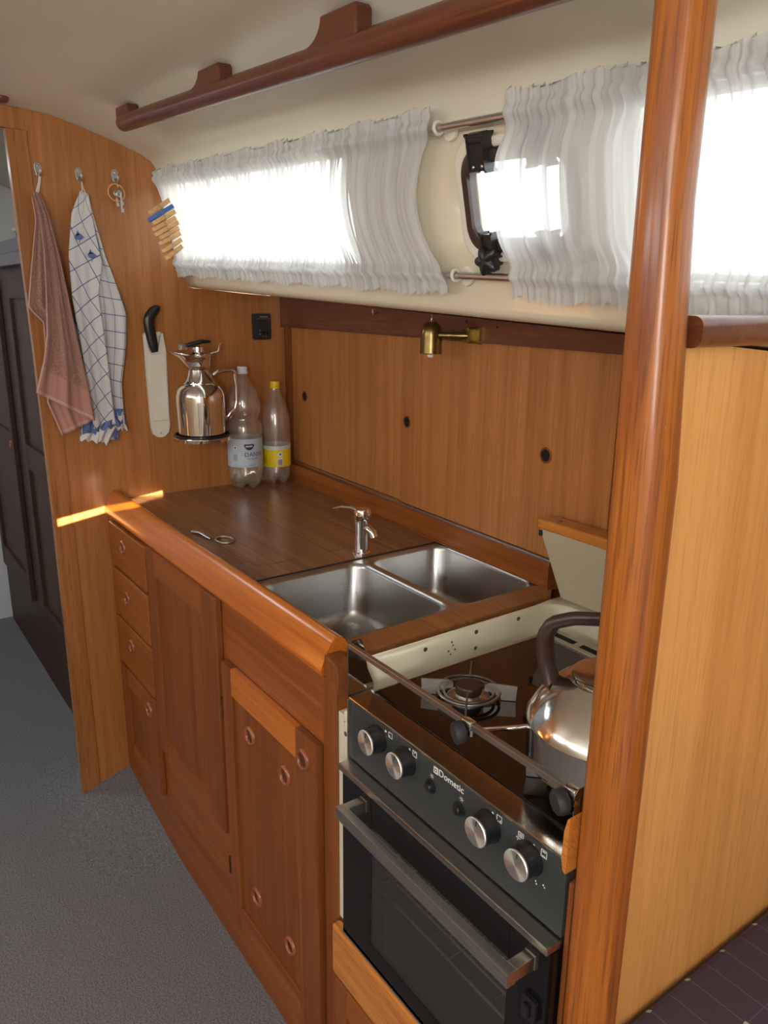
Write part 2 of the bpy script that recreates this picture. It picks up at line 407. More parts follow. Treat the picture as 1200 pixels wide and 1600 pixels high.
def tube(bm, pts, r, n=12, cap=True, mi=0, flat=None):
    """r: number or list; flat: optional (ru, rw) multipliers"""
    pts = [Vector(p) for p in pts]
    rings = []
    u = None
    for i, p in enumerate(pts):
        d = (pts[min(i + 1, len(pts) - 1)] - pts[max(i - 1, 0)]).normalized()
        if u is None: u, w = frame_of(d)
        else:
            u = (u - d * u.dot(d)).normalized(); w = d.cross(u)
        rr = r[i] if isinstance(r, (list, tuple)) else r
        fu, fw = flat if flat else (1, 1)
        rings.append([bm.verts.new(p + u * math.cos(2 * PI * k / n) * rr * fu + w * math.sin(2 * PI * k / n) * rr * fw) for k in range(n)])
    for a, b in zip(rings, rings[1:]):
        for k in range(n):
            f = bm.faces.new((a[k], a[(k + 1) % n], b[(k + 1) % n], b[k])); f.material_index = mi
    if cap:
        f = bm.faces.new(rings[0][::-1]); f.material_index = mi
        f = bm.faces.new(rings[-1]); f.material_index = mi
    return bm

def ring(bm, c, axis, R, r, n=32, k=10, mi=0, flat=1.0):
    c = Vector(c); u, w = frame_of(axis); a = Vector(axis).normalized()
    rows = []
    for i in range(n):
        t = 2 * PI * i / n; o = u * math.cos(t) + w * math.sin(t)
        rows.append([bm.verts.new(c + o * (R + r * math.cos(2 * PI * j / k)) + a * r * flat * math.sin(2 * PI * j / k)) for j in range(k)])
    for i in range(n):
        A, B = rows[i], rows[(i + 1) % n]
        for j in range(k):
            f = bm.faces.new((A[j], A[(j + 1) % k], B[(j + 1) % k], B[j])); f.material_index = mi
    return bm

def lathe(bm, prof, c, axis=(0, 0, 1), n=40, mi=0, mod=None, cap=True):
    """prof: list of (radius, height)"""
    c = Vector(c); a = Vector(axis).normalized(); u, w = frame_of(a)
    rows = []
    for (r, h) in prof:
        if r < 1e-6: rows.append([bm.verts.new(c + a * h)])
        else:
            row = []
            for k in range(n):
                t = 2 * PI * k / n
                rr, hh = (r, h) if mod is None else mod(r, h, t)
                row.append(bm.verts.new(c + (u * math.cos(t) + w * math.sin(t)) * rr + a * hh))
            rows.append(row)
    for A, B in zip(rows, rows[1:]):
        if len(A) == 1 and len(B) == 1: continue
        for k in range(n):
            k2 = (k + 1) % n
            if len(A) == 1: f = bm.faces.new((A[0], B[k2], B[k]))
            elif len(B) == 1: f = bm.faces.new((A[k], A[k2], B[0]))
            else: f = bm.faces.new((A[k], A[k2], B[k2], B[k]))
            f.material_index = mi
    if cap:
        if len(rows[0]) > 1: bm.faces.new(rows[0][::-1]).material_index = mi
        if len(rows[-1]) > 1: bm.faces.new(rows[-1]).material_index = mi
    return bm

def cyl(bm, p0, p1, r, n=24, mi=0):
    return tube(bm, [p0, p1], r, n, True, mi)

def prism(bm, poly, axis, a0, a1, bev=0.0, mi=0, shear=None):
    """poly in the two other axes (in xyz order), extruded between a0 and a1"""
    i = 'xyz'.index(axis); oth = [k for k in range(3) if k != i]
    def mk(p, a):
        co = [0, 0, 0]; co[i] = a; co[oth[0]] = p[0]; co[oth[1]] = p[1]
        if shear: co = shear(co)
        return bm.verts.new(co)
    A = [mk(p, a0) for p in poly]; B = [mk(p, a1) for p in poly]
    fs = [bm.faces.new(A[::-1]), bm.faces.new(B)]
    for k in range(len(poly)):
        k2 = (k + 1) % len(poly)
        fs.append(bm.faces.new((A[k], A[k2], B[k2], B[k])))
    for f in fs: f.material_index = mi
    if bev:
        es = list({e for f in fs for e in f.edges})
        r = bmesh.ops.bevel(bm, geom=es, offset=bev, segments=2, affect='EDGES', profile=0.5)
        for f in r['faces']: f.material_index = mi
    return bm

def wedge_quad(bm, a, b, c, d, mi=0):
    return bm.faces.new([bm.verts.new(Vector(q)) for q in (a, b, c, d)])

def rounded(x0, x1, y0, y1, r, n=6):
    pts = []
    for cx, cy, a0 in ((x1 - r, y1 - r, 0), (x0 + r, y1 - r, 90), (x0 + r, y0 + r, 180), (x1 - r, y0 + r, 270)):
        for k in range(n + 1):
            a = math.radians(a0 + 90 * k / n)
            pts.append((cx + r * math.cos(a), cy + r * math.sin(a)))
    return pts

def interp(tab, t):
    if t <= tab[0][0]: return tab[0][1]
    for (a, b), (c, d) in zip(tab, tab[1:]):
        if t <= c: return b + (d - b) * (t - a) / (c - a)
    return tab[-1][1]

def sheet(bm, Lf, Rf, nx, nt, disp, uvf=None, mi=0, thick=0.0):
    """cloth between a left and a right edge curve; disp(s,t) gives an offset vector"""
    uvl = bm.loops.layers.uv.verify()
    g = [[bm.verts.new(Vector(Lf(j / nt)).lerp(Vector(Rf(j / nt)), i / nx) + Vector(disp(i / nx, j / nt))) for i in range(nx + 1)] for j in range(nt + 1)]
    for j in range(nt):
        for i in range(nx):
            f = bm.faces.new((g[j][i], g[j][i + 1], g[j + 1][i + 1], g[j + 1][i])); f.material_index = mi; f.smooth = True
            if uvf:
                for l, (a, b) in zip(f.loops, ((i, j), (i + 1, j), (i + 1, j + 1), (i, j + 1))):
                    l[uvl].uv = uvf(a / nx, b / nt)
    return g

def poly_curve(pts):
    """piecewise linear curve through pts with parameter by length"""
    pts = [Vector(p) for p in pts]; d = [0]
    for a, b in zip(pts, pts[1:]): d.append(d[-1] + (b - a).length)
    def f(t):
        s = t * d[-1]
        for i in range(len(pts) - 1):
            if s <= d[i + 1] + 1e-9:
                return pts[i].lerp(pts[i + 1], (s - d[i]) / max(1e-9, d[i + 1] - d[i]))
        return pts[-1]
    return f

def text_bm(bm, s, size, place, mi=0, depth=0.0004, align='CENTER'):
    """flat text turned into mesh; place(u, v, w) maps its plane to the world"""
    cu = bpy.data.curves.new('t', 'FONT'); cu.body = s; cu.size = size; cu.extrude = depth; cu.align_x = align; cu.resolution_u = 3
    o = bpy.data.objects.new('t', cu); COL.objects.link(o)
    dg = bpy.context.evaluated_depsgraph_get()
    me = bpy.data.meshes.new_from_object(o.evaluated_get(dg))
    t = bmesh.new(); t.from_mesh(me)
    mp = {}
    for v in t.verts: mp[v.index] = bm.verts.new(place(v.co.x, v.co.y, v.co.z))
    for f in t.faces:
        try: bm.faces.new([mp[v.index] for v in f.verts]).material_index = mi
        except ValueError: pass
    t.free()
    bpy.data.objects.remove(o); bpy.data.curves.remove(cu); bpy.data.meshes.remove(me)
    return bm

def screw(parent, p, axis, r=0.0035, mat='galv', name='screw'):
    b = bmesh.new(); lathe(b, [(r, 0), (r, 0.0008), (r * .6, 0.0016), (0, 0.0018)], p, axis, 12)
    return finish(name, b, mat, parent, 40)

SH = 0.042                                              # the coachroof drops aft by this much per metre
def sheer(co): return [co[0], co[1], co[2] - SH * co[0]]

# ------------------------------------------------------------------ the setting
# carpeted sole, rising slightly into the corner by the drawers
b = bmesh.new()
def floor_h(x, y):
    s = max(0.0, min(1.0, (0.42 - x) / 0.42)) if x > -0.02 else max(0.0, 1 + (x + 0.02) / 0.25)
    w = max(0.0, min(1.0, (y + 0.22) / 0.22))
    return 0.066 * s * w
xs = [-1.75 + 0.05 * i for i in range(104)]; ys = [-2.0 + 0.04 * i for i in range(54)]
gr = [[b.verts.new((x, y, floor_h(x, y))) for y in ys] for x in xs]
for i in range(len(xs) - 1):
    for j in range(len(ys) - 1): b.faces.new((gr[i][j], gr[i + 1][j], gr[i + 1][j + 1], gr[i][j + 1]))
struct(finish('floor', b, 'carpet', smooth=60), 'grey carpet on the cabin sole')

# coachroof lining: overhead, rounded down into the window side
side = [(-0.85, 1.965), (-0.6, 1.96), (-0.35, 1.950), (-0.166, 1.939), (-0.058, 1.929), (0.017, 1.911), (0.095, 1.887), (0.169, 1.861), (0.194, 1.848), (0.207, 1.830), (0.213, 1.808), (0.216, 1.790)]
mirror = [(-1.7 - y, z) for y, z in side[::-1]]
prof = mirror[:-1] + side
b = bmesh.new()
xe = [-1.75, -1.0, 0, 0.6, 1.2, 1.8, 2.2, 2.4, 2.7, 3.1, 3.45]
rows = [[b.verts.new((x, y, z - SH * x)) for y, z in prof] for x in xe]
for i in range(len(xe) - 1):
    for j in range(len(prof) - 1):
        b.faces.new((rows[i][j], rows[i + 1][j], rows[i + 1][j + 1], rows[i][j + 1]))
o = struct(finish('ceiling', b, 'cream', smooth=60), 'cream headliner curving down to the windows')
md = o.modifiers.new('thick', 'SOLIDIFY'); md.thickness = 0.012; md.offset = 1.0

# window side of the coachroof, with openings, then the rolled lower edge and deck underside
def ywall(z0): return 0.216 + (1.790 - z0) * 0.2227
wins = [(0.08, 0.92, 1.600, 1.782), (1.267, 1.457, 1.640, 1.752), (1.56, 2.35, 1.600, 1.782)]
zb = [1.790, 1.782, 1.752, 1.640, 1.600, 1.560, 1.540]
xb = sorted({-0.0, 0.08, 0.92, 1.267, 1.457, 1.56, 2.35, 3.40, 0.5, 1.1, 2.0, 2.8})
b = bmesh.new()
vv = {}
def wv(x, z0):
    k = (round(x, 4), round(z0, 4))
    if k not in vv: vv[k] = b.verts.new((x, ywall(z0), z0 - SH * x))
    return vv[k]
for i in range(len(xb) - 1):
    for j in range(len(zb) - 1):
        xc = (xb[i] + xb[i + 1]) / 2; zc = (zb[j] + zb[j + 1]) / 2
        if any(w[0] < xc < w[1] and w[2] < zc < w[3] for w in wins): continue
        b.faces.new((wv(xb[i], zb[j]), wv(xb[i + 1], zb[j]), wv(xb[i + 1], zb[j + 1]), wv(xb[i], zb[j + 1])))
roll = [(ywall(1.54), 1.54), (0.273, 1.533), (0.278, 1.527), (0.286, 1.523), (0.297, 1.5215), (0.33, 1.520), (0.45, 1.510), (0.60, 1.500), (0.72, 1.492)]
rr = [[(wv(x, 1.54) if k == 0 else b.verts.new((x, y, z - SH * x))) for k, (y, z) in enumerate(roll)] for x in xb]
for i in range(len(xb) - 1):
    for j in range(len(roll) - 1): b.faces.new((rr[i][j], rr[i + 1][j], rr[i + 1][j + 1], rr[i][j + 1]))
o = struct(finish('wall_right', b, 'cream_gloss', smooth=50), 'cream coachroof side with the cabin windows')
md = o.modifiers.new('thick', 'SOLIDIFY'); md.thickness = 0.010; md.offset = 1.0

def window_struct(n, x0, x1, z0, z1, label):
    b = bmesh.new()
    yo = 0.014
    def P(x, z, d): return (x, ywall(z) + d, z - SH * x)
    vs = [b.verts.new(P(x, z, yo + d)) for d in (0, 0.005) for x, z in ((x0 - .02, z0 - .02), (x1 + .02, z0 - .02), (x1 + .02, z1 + .02), (x0 - .02, z1 + .02))]
    for q in ((0, 1, 2, 3), (7, 6, 5, 4), (0, 4, 5, 1), (1, 5, 6, 2), (2, 6, 7, 3), (3, 7, 4, 0)): b.faces.new([vs[i] for i in q])
    return struct(finish('window_%d' % n, b, 'pane'), label)
window_struct(1, 0.08, 0.92, 1.600, 1.782, 'long fixed cabin window behind the left curtain')
window_struct(2, 1.56, 2.35, 1.600, 1.782, 'long fixed cabin window behind the right curtains')

# opening port between the long windows
port = struct(bpy.data.objects.new('window_3', None), 'small opening port half behind the middle curtain'); COL.objects.link(port)
port.location = (1.362, ywall(1.695), 1.695 - SH * 1.362)
slope = Vector((0, 0.2227, -1)).normalized()            # down the wall
nrm = Vector((0, -1, -0.2227)).normalized()             # towards the cabin
c0 = Vector((1.362, ywall(1.695), 1.695 - SH * 1.362)); ex = Vector((1, 0, -SH)).normalized(); ez = -slope
def port_loop(hx, hz, r, off, n=8):
    return [c0 + ex * p[0] + ez * p[1] + nrm * off for p in rounded(-hx, hx, -hz, hz, r, n)]
def port_ring(name, mat, o1, o2, off0, off1):
    b = bmesh.new()
    loops = [port_loop(*o1, off0), port_loop(*o1, off1 * .8), port_loop(o1[0] - .003, o1[1] - .003, o1[2], off1), port_loop(o2[0] + .003, o2[1] + .003, o2[2], off1), port_loop(*o2, off1 * .8), port_loop(*o2, off0)]
    R = [[b.verts.new(p) for p in l] for l in loops]
    n = len(R[0])
    for A, B in zip(R, R[1:] + R[:1]):
        for k in range(n): b.faces.new((A[k], A[(k + 1) % n], B[(k + 1) % n], B[k]))
    return finish(name, b, mat, port, 40)
port_ring('outer_frame', 'offwhite', (0.128, 0.086, 0.040), (0.112, 0.072, 0.034), -0.001, 0.010)
port_ring('hinged_frame', 'bakelite', (0.111, 0.071, 0.034), (0.093, 0.052, 0.024), 0.001, 0.016)
b = bmesh.new(); l = port_loop(0.094, 0.054, 0.024, 0.006); l2 = port_loop(0.094, 0.054, 0.024, 0.002)
A = [b.verts.new(p) for p in l]; B2 = [b.verts.new(p) for p in l2]; b.faces.new(A); b.faces.new(B2[::-1])
for k in range(len(A)): b.faces.new((A[k], A[(k + 1) % len(A)], B2[(k + 1) % len(A)], B2[k]))
finish('glass', b, 'pane', port)
def obox(bm, c, hx, hz, o0, o1, bev=0.003):
    q = bmesh.ops.create_cube(bm, size=1.0)['verts']
    for v in q:
        v.co = c0 + ex * (c[0] + v.co.x * 2 * hx) + ez * (c[1] + v.co.z * 2 * hz) + nrm * (o0 + (v.co.y + .5) * (o1 - o0))
    es = list({e for v in q for e in v.link_edges})
    bmesh.ops.bevel(bm, geom=es, offset=bev, segments=2, affect='EDGES')
for cx in (-0.058, 0.058):
    b = bmesh.new(); obox(b, (cx, 0.066), 0.017, 0.024, 0.010, 0.026)
    pp = c0 + ex * cx + ez * 0.084 + nrm * 0.018
    tube(b, [pp - ex * 0.017, pp + ex * 0.017], 0.010, 14)
    h = finish('hinge', b, 'black', port, 40)
    for q in (-0.009, 0.009): screw(h, c0 + ex * (cx + q) + ez * 0.048 + nrm * 0.026, nrm, 0.003)
    b = bmesh.new(); obox(b, (cx, -0.060), 0.012, 0.016, 0.010, 0.024)
    k = finish('latch', b, 'black', port, 40)
    b = bmesh.new()
    kc = c0 + ex * (cx - 0.004) + ez * -0.082 + nrm * 0.026
    def star(r, h, t): return (r * (1 + 0.22 * math.cos(5 * t)), h)
    lathe(b, [(0.012, -0.022), (0.013, -0.012), (0.019, -0.008), (0.020, 0.002), (0.015, 0.007), (0, 0.008)], kc, nrm, 40, mod=star)
    if cx < 0: finish('star_knob', b, 'black', k, 50)
    else: b.free()

# bulkhead forward of the galley: plywood, rounded at its upper right to follow the lining
top = [(y, z - 0.001) for y, z in side if y > -0.86]
b = bmesh.new()
outer = [(0.62, 0.0), (0.62, 1.497), (0.45, 1.508), (0.33, 1.519), (0.297, 1.5205), (0.285, 1.523), (0.276, 1.53), (0.272, 1.54)] + \
        [(ywall(z), z) for z in (1.6, 1.7)] + top[::-1]
outer += [(-0.86, 1.888), (-0.158, 1.888), (-0.146, 1.35), (-0.1425, 0.9), (-0.1425, 0.0)]
prism(b, outer, 'x', -0.018, 0.0)
struct(finish('wall_forward', b, 'ply_fwd'), 'varnished teak plywood bulkhead at the forward end of the galley')
b = bmesh.new()
prism(b, [(-0.875, 0.0), (-0.862, 1.887), (-0.86, 1.962)] + [(y, z - 0.001) for y, z in mirror[::-1][1:]] + [(-1.929, 1.78), (-1.929, 0.0)], 'x', -0.018, 0.0)
struct(finish('wall_forward_left', b, 'ply_fwd'), 'teak plywood bulkhead on the other side of the doorway')
b = bmesh.new()
prism(b, [(-0.146, 0.0), (-0.092, 0.0), (-0.096, 0.9), (-0.104, 1.35), (-0.112, 1.886), (-0.162, 1.886), (-0.150, 1.35), (-0.146, 0.9)], 'x', -0.022, 0.004, 0.0015)
struct(finish('trim_1', b, 'teak_end', smooth=40), 'solid teak stile on the inboard edge of the bulkhead')

# galley back: dark top rail, low backsplash, white runner
def yback(x): return 0.600 - 0.035 * x
def skewbox(bm, x0, x1, d0, d1, z0, z1, zshear=False, bev=0.0):
    """box that follows the slightly angled galley back; d = distance in front of it"""
    r = bmesh.ops.create_cube(bm, size=1.0)['verts']
    for v in r:
        x = x0 + (v.co.x + .5) * (x1 - x0); t = v.co.y + .5
        z = z0 + (v.co.z + .5) * (z1 - z0)
        if zshear and v.co.z > 0: z -= SH * x
        v.co = Vector((x, yback(x) - d0 - t * (d1 - d0), z))
    if bev:
        es = list({e for v in r for e in v.link_edges}); bmesh.ops.bevel(bm, geom=es, offset=bev, segments=2, affect='EDGES')
b = bmesh.new(); skewbox(b, 0.0, 1.765, -0.03, -0.018, 0.4, 1.49)
struct(finish('wall_back', b, 'mahog_x'), 'board closing the galley locker space')
b = bmesh.new(); skewbox(b, 0.0005, 1.764, -0.012, 0.024, 1.410, 1.4995, True, 0.002)
struct(finish('trim_2', b, 'dark_x', smooth=40), 'dark mahogany rail under the side deck')
b = bmesh.new(); skewbox(b, 0.0005, 0.022, -0.012, 0.012, 0.931, 1.4095, False, 0.001)
struct(finish('trim_3', b, 'mahog_z', smooth=40), 'narrow upright corner batten beside the sliding panels')
b = bmesh.new(); skewbox(b, 0.0005, 1.196, -0.012, 0.022, 0.9305, 0.984, False, 0.003)
struct(finish('trim_4', b, 'mahog_x', smooth=40), 'mahogany upstand along the back of the worktop')
b = bmesh.new(); skewbox(b, 0.022, 1.764, -0.010, 0.0125, 0.9845, 0.9885, False, 0.0006)
struct(finish('trim_5', b, 'alu'), 'white sliding-door runner above the upstand')

# partition aft of the stove and its cap rail
b = bmesh.new()
prism(b, [(0.03, 0.0), (0.62, 0.0), (0.62, 1.422), (0.30, 1.4455), (0.270, 1.4440), (0.03, 1.466)], 'x', 1.766, 1.782)
struct(finish('wall_partition', b, 'ply_part'), 'pale varnished plywood half bulkhead aft of the stove')
b = bmesh.new()
prism(b, rounded(1.757, 1.800, 1.460, 1.488, 0.0095, 5), 'y', 0.027, 0.262)
struct(finish('trim_6', b, 'dark_x', smooth=50), 'rounded mahogany cap rail on the half bulkhead')

# rest of the cabin behind and beside the camera
b = bmesh.new()
box(b, -1.75, 3.45, -2.0, -1.98, 0, 1.58)
box(b, -1.75, 0.2, -1.99, -1.93, 1.58, 1.86); box(b, 1.0, 1.5, -1.99, -1.93, 1.58, 1.86); box(b, 2.4, 3.45, -1.99, -1.93, 1.58, 1.80)
struct(finish('wall_left', b, 'cream_gloss'), 'far side of the cabin in cream with two windows')
b = bmesh.new()
ca, cb_ = -1.90, -1.50                                      # companionway
sl = Vector((3.4, -0.62, 0.80)); tt = 3.42 / sl.x
sy0, sy1 = -0.142 + sl.y * tt, 0.165 + sl.y * tt
dz_ = sl.z * tt
za0, za1, zc0, zc1 = 0.876 + dz_, 0.904 + dz_, 0.924 + dz_, 0.946 + dz_  # added narrow slit, projected back along the sun to shape its strip forward
box(b, 3.42, 3.45, -2.0, ca, 0, 1.90)
box(b, 3.42, 3.45, ca, cb_, 0, 1.45); box(b, 3.42, 3.45, ca, cb_, 1.80, 1.90)
box(b, 3.42, 3.45, cb_, sy0, 0, 1.90); box(b, 3.42, 3.45, sy1, 0.75, 0, 1.90)
prism(b, [(sy0, 0), (sy1, 0), (sy1, zc0), (sy0, za0)], 'x', 3.42, 3.45)
prism(b, [(sy0, za1), (sy1, zc1), (sy1, 1.90), (sy0, 1.90)], 'x', 3.42, 3.45)
struct(finish('wall_aft', b, 'white_paint'), 'aft bulkhead with the companionway and an added slit shaping the sun strip')
b = bmesh.new(); box(b, 1.782, 3.42, 0.70, 0.72, 0, 1.47)
struct(finish('wall_saloon', b, 'ply_part'), 'hull side lining of the saloon')
b = bmesh.new(); box(b, -1.66, -1.64, -1.98, 0.70, 0, 1.99)
struct(finish('wall_fore', b, 'white_paint'), 'white bulkhead of the fore cabin')
b = bmesh.new(); box(b, -1.64, -0.02, 0.52, 0.54, 0, 1.9)
box(b, -1.64, -0.02, 0.235, 0.52, 1.50, 1.9)
struct(finish('wall_fore_side', b, 'cream'), 'cream hull side of the fore cabin')

# ------------------------------------------------------------------ post
t = thing('cabin_post', 'tall varnished round wooden post between stove and saloon', 'post', (1.772, 0, 0))
b = bmesh.new()
zt = 1.850
loops = []
for z in (0.0, 0.3, 0.6, 0.9, 1.2, 1.34, 1.40, 1.46, 1.52, 1.58, 1.7, zt):
    k_ = min(1.0, max(0.0, (z - 1.34) / 0.24))
    hw = 0.0275 - 0.0047 * k_
    cx_, cy_ = 1.7705 - 0.0025 * k_, 0.0085 - 0.0085 * k_
    loops.append([(cx_ + p[0], cy_ + p[1], z) for p in rounded(-hw, hw, -hw, hw, hw * 0.88, 7)])
R = [[b.verts.new(p) for p in l] for l in loops]; n = len(R[0])
for A, B in zip(R, R[1:]):
    for k in range(n): b.faces.new((A[k], A[(k + 1) % n], B[(k + 1) % n], B[k]))
b.faces.new(R[0][::-1]); b.faces.new(R[-1])
finish('shaft', b, 'post', t, 50)
b = bmesh.new(); lathe(b, [(0.0065, 0), (0.0065, 0.0006), (0, 0.0008)], (1.7905, -0.0090, 1.392), (0.76, -0.65, 0), 20)
finish('wood_plug', b, 'fiddle', t, 40)
b = bmesh.new(); lathe(b, [(0.0065, 0), (0.0065, 0.0006), (0, 0.0008)], (1.7905, -0.0090, 0.80), (0.76, -0.65, 0), 20)
finish('wood_plug', b, 'fiddle', t, 40)

# ------------------------------------------------------------------ galley cabinet
cab = thing('galley_cabinet', 'long low mahogany galley cabinet with three drawers and panelled doors under the worktop', 'cabinet', (0.6, 0.3, 0.0))
b = bmesh.new()
box(b, 0.001, 1.243, 0.0, 0.02, 0.0, 0.898)
box(b, 0.001, 0.02, 0.02, 0.562, 0.0, 0.898); box(b, 1.203, 1.222, 0.02, 0.55, 0.0, 0.898)
box(b, 0.02, 1.203, 0.562, 0.572, 0.0, 0.898); box(b, 0.02, 1.203, 0.02, 0.562, 0.07, 0.085)
finish('body', b, 'mahog_x', cab)
b = bmesh.new(); box(b, 1.201, 1.244, -0.004, 0.0, 0.0, 0.895, 0.0015)
finish('corner_stile', b, 'mahog_z', cab)

def pull(parent, x, z, yf, R=0.0180):
    b = bmesh.new()
    prof = [(R - 0.0045, 0.0), (R - 0.0045, 0.003), (R - 0.0015, 0.0058), (R, 0.0055), (R + 0.0025, 0.002), (R + 0.003, 0.0)]
    lathe(b, prof, (x, yf + 0.0002, z), (0, -1, 0), 28, cap=False)
    o = finish('finger_pull', b, 'pull_ring', parent, 50)
    b = bmesh.new(); lathe(b, [(R - 0.0044, 0.0), (R - 0.0046, 0.0006), (0, 0.0008)], (x, yf, z), (0, -1, 0), 24)
    finish('finger_hole', b, 'pull_well', parent, 50)

def hinge(parent, x, z, yf):
    b = bmesh.new()
    cyl(b, (x, yf, z - 0.022), (x, yf, z + 0.022), 0.0024, 10)
    box(b, x - 0.004, x + 0.004, yf + 0.001, yf + 0.003, z - 0.021, z + 0.021)
    finish('hinge', b, 'brass', parent, 40)

for (z0, z1, px, pz) in ((0.765, 0.890, 0.182, 0.843), (0.615, 0.756, 0.184, 0.696), (0.465, 0.607, 0.189, 0.555)):
    b = bmesh.new(); box(b, 0.062, 0.350, -0.016, -0.0005, z0, z1, 0.004, 3)
    d = finish('drawer', b, 'mahog_x', cab, 40)
    pull(d, px, pz, -0.016, 0.0165)

def door(x0, x1, z0, z1, ix0, ix1, iz0, iz1, pulls, hinges, rail_mat='mahog_x'):
    yf = -0.016
    b = bmesh.new(); box(b, ix0 - .002, ix1 + .002, -0.0085, -0.0005, iz0 - .002, iz1 + .002)
    d = finish('door', b, 'panel_z', cab)
    for a, c in ((x0, ix0), (ix1, x1)):
        b = bmesh.new(); box(b, a, c, yf, -0.0005, z0, z1, 0.003); finish('stile', b, 'mahog_z', d, 40)
    for a, c, m_ in ((iz1, z1, rail_mat), (z0, iz0, 'mahog_x')):
        b = bmesh.new(); box(b, ix0 - .001, ix1 + .001, yf + .0004, -0.0005, a, c, 0.0025); finish('rail', b, m_, d, 40)
    for x, z in pulls:
        pull(d, x, z, -0.0085 if (ix0 + .01 < x < ix1 - .01 and iz0 < z < iz1) else yf)
    for z in hinges: hinge(d, x0 - .003 if x0 > 0.5 else x1 + 0.003, z, yf)
    return d
door(0.062, 0.352, 0.165, 0.456, 0.118, 0.285, 0.205, 0.400, [(0.300, 0.410)], [])
door(0.366, 0.790, 0.326, 0.896, 0.425, 0.712, 0.378, 0.832, [], [])
door(0.806, 1.198, 0.105, 0.765, 0.852, 1.122, 0.172, 0.702, [(0.923, 0.643), (1.153, 0.716), (1.069, 0.634), (0.926, 0.254), (1.073, 0.244)], [0.655, 0.255], 'fiddle')

# fiddle rail along the worktop edge
b = bmesh.new()
fp = [(-0.006, 0.896), (-0.0085, 0.899), (-0.0085, 0.906), (-0.004, 0.918), (0.004, 0.936), (0.012, 0.9505), (0.019, 0.9575), (0.026, 0.9600), (0.033, 0.9575), (0.040, 0.950), (0.050, 0.932), (0.0503, 0.900), (0.022, 0.8985), (0.0, 0.8985), (0.0, 0.896)]
prism(b, fp, 'x', 0.0, 1.203)
f = finish('fiddle_rail', b, 'fiddle', smooth=45, origin=(0.6, 0.02, 0.9))
tag(f, 'rounded glossy orange fiddle rail along the front edge of the worktop', 'rail')
b = bmesh.new()
prism(b, [(1.2035, 0.935), (1.243, 0.929), (1.247, 0.90), (1.243, 0.870), (1.232, 0.850), (1.222, 0.842), (1.214, 0.85), (1.2035, 0.90)], 'y', -0.003, 0.030, 0.003)
f = finish('corner_block', b, 'mahog_z', smooth=45, origin=(1.222, 0.01, 0.84))
tag(f, 'worn mahogany corner block at the end of the fiddle rail beside the stove', 'wood block')

# worktop
wt = thing('worktop', 'brown wood-grain laminate worktop around the double sink', 'worktop', (0.5, 0.3, 0.90))
b = bmesh.new()
box(b, 0.001, 0.818, 0.0508, 0.575, 0.902, 0.930, 0.001)
finish('slab', b, 'laminate', wt)
b = bmesh.new(); box(b, 0.8185, 0.8225, 0.0525, 0.568, 0.905, 0.9305, 0.001); finish('worn_edge', b, 'black_matt', wt)
b = bmesh.new()
prism(b, [(1.167, 0.0505), (1.203, 0.0505), (1.222, 0.064), (1.222, 0.515), (1.203, 0.540), (1.167, 0.540)], 'z', 0.902, 0.930, 0.001)
finish('end_strip', b, 'laminate_y', wt)
b = bmesh.new()
def seam(pts, w=0.0012, z=0.9302):
    for (x0, y0), (x1, y1) in zip(pts, pts[1:]):
        d = Vector((x1 - x0, y1 - y0, 0)).normalized() * w / 2; nn = Vector((-d.y, d.x, 0))
        q = [Vector((x0, y0, z)) - nn, Vector((x1, y1, z)) - nn, Vector((x1, y1, z)) + nn, Vector((x0, y0, z)) + nn]
        lo = [b.verts.new(p - Vector((0, 0, 0.0006))) for p in q]; hi = [b.verts.new(p) for p in q]
        b.faces.new(hi); b.faces.new(lo[::-1])
        for k in range(4): b.faces.new((lo[k], lo[(k + 1) % 4], hi[(k + 1) % 4], hi[k]))
seam([(0.375, 0.052), (0.378, 0.078), (0.392, 0.092), (0.42, 0.095), (0.60, 0.099)])
seam([(0.60, 0.099), (0.725, 0.105), (0.742, 0.118), (0.745, 0.14)])
seam([(0.745, 0.14), (0.742, 0.20)]); finish('hatch_seam', b, 'ink', wt)
b = bmesh.new(); seam([(0.742, 0.29), (0.735, 0.47)]); finish('hatch_seam', b, 'ink', wt)
b = bmesh.new(); seam([(0.375, 0.46), (0.50, 0.463)]); finish('hatch_seam', b, 'ink', wt)

# ring pull lying on the worktop hatch
t = thing('ring_pull', 'small wire ring pull lying on the worktop near the fiddle rail', 'ring pull', (0.505, 0.10, 0.9302))
b = bmesh.new(); tube(b, [(0.430, 0.084, 0.935), (0.455, 0.096, 0.936), (0.492, 0.098, 0.934), (0.507, 0.100, 0.933)], [0.006, 0.0055, 0.0035, 0.003], 10, flat=(1, .6))
finish('shank', b, 'galv', t, 50)
b = bmesh.new()
pts = [(0.535 + 0.028 * math.cos(a), 0.124 + 0.020 * math.sin(a), 0.9335) for a in [math.radians(215 + 360 * k / 24) for k in range(25)]]
tube(b, pts, 0.0026, 8); finish('loop', b, 'galv', t, 50)

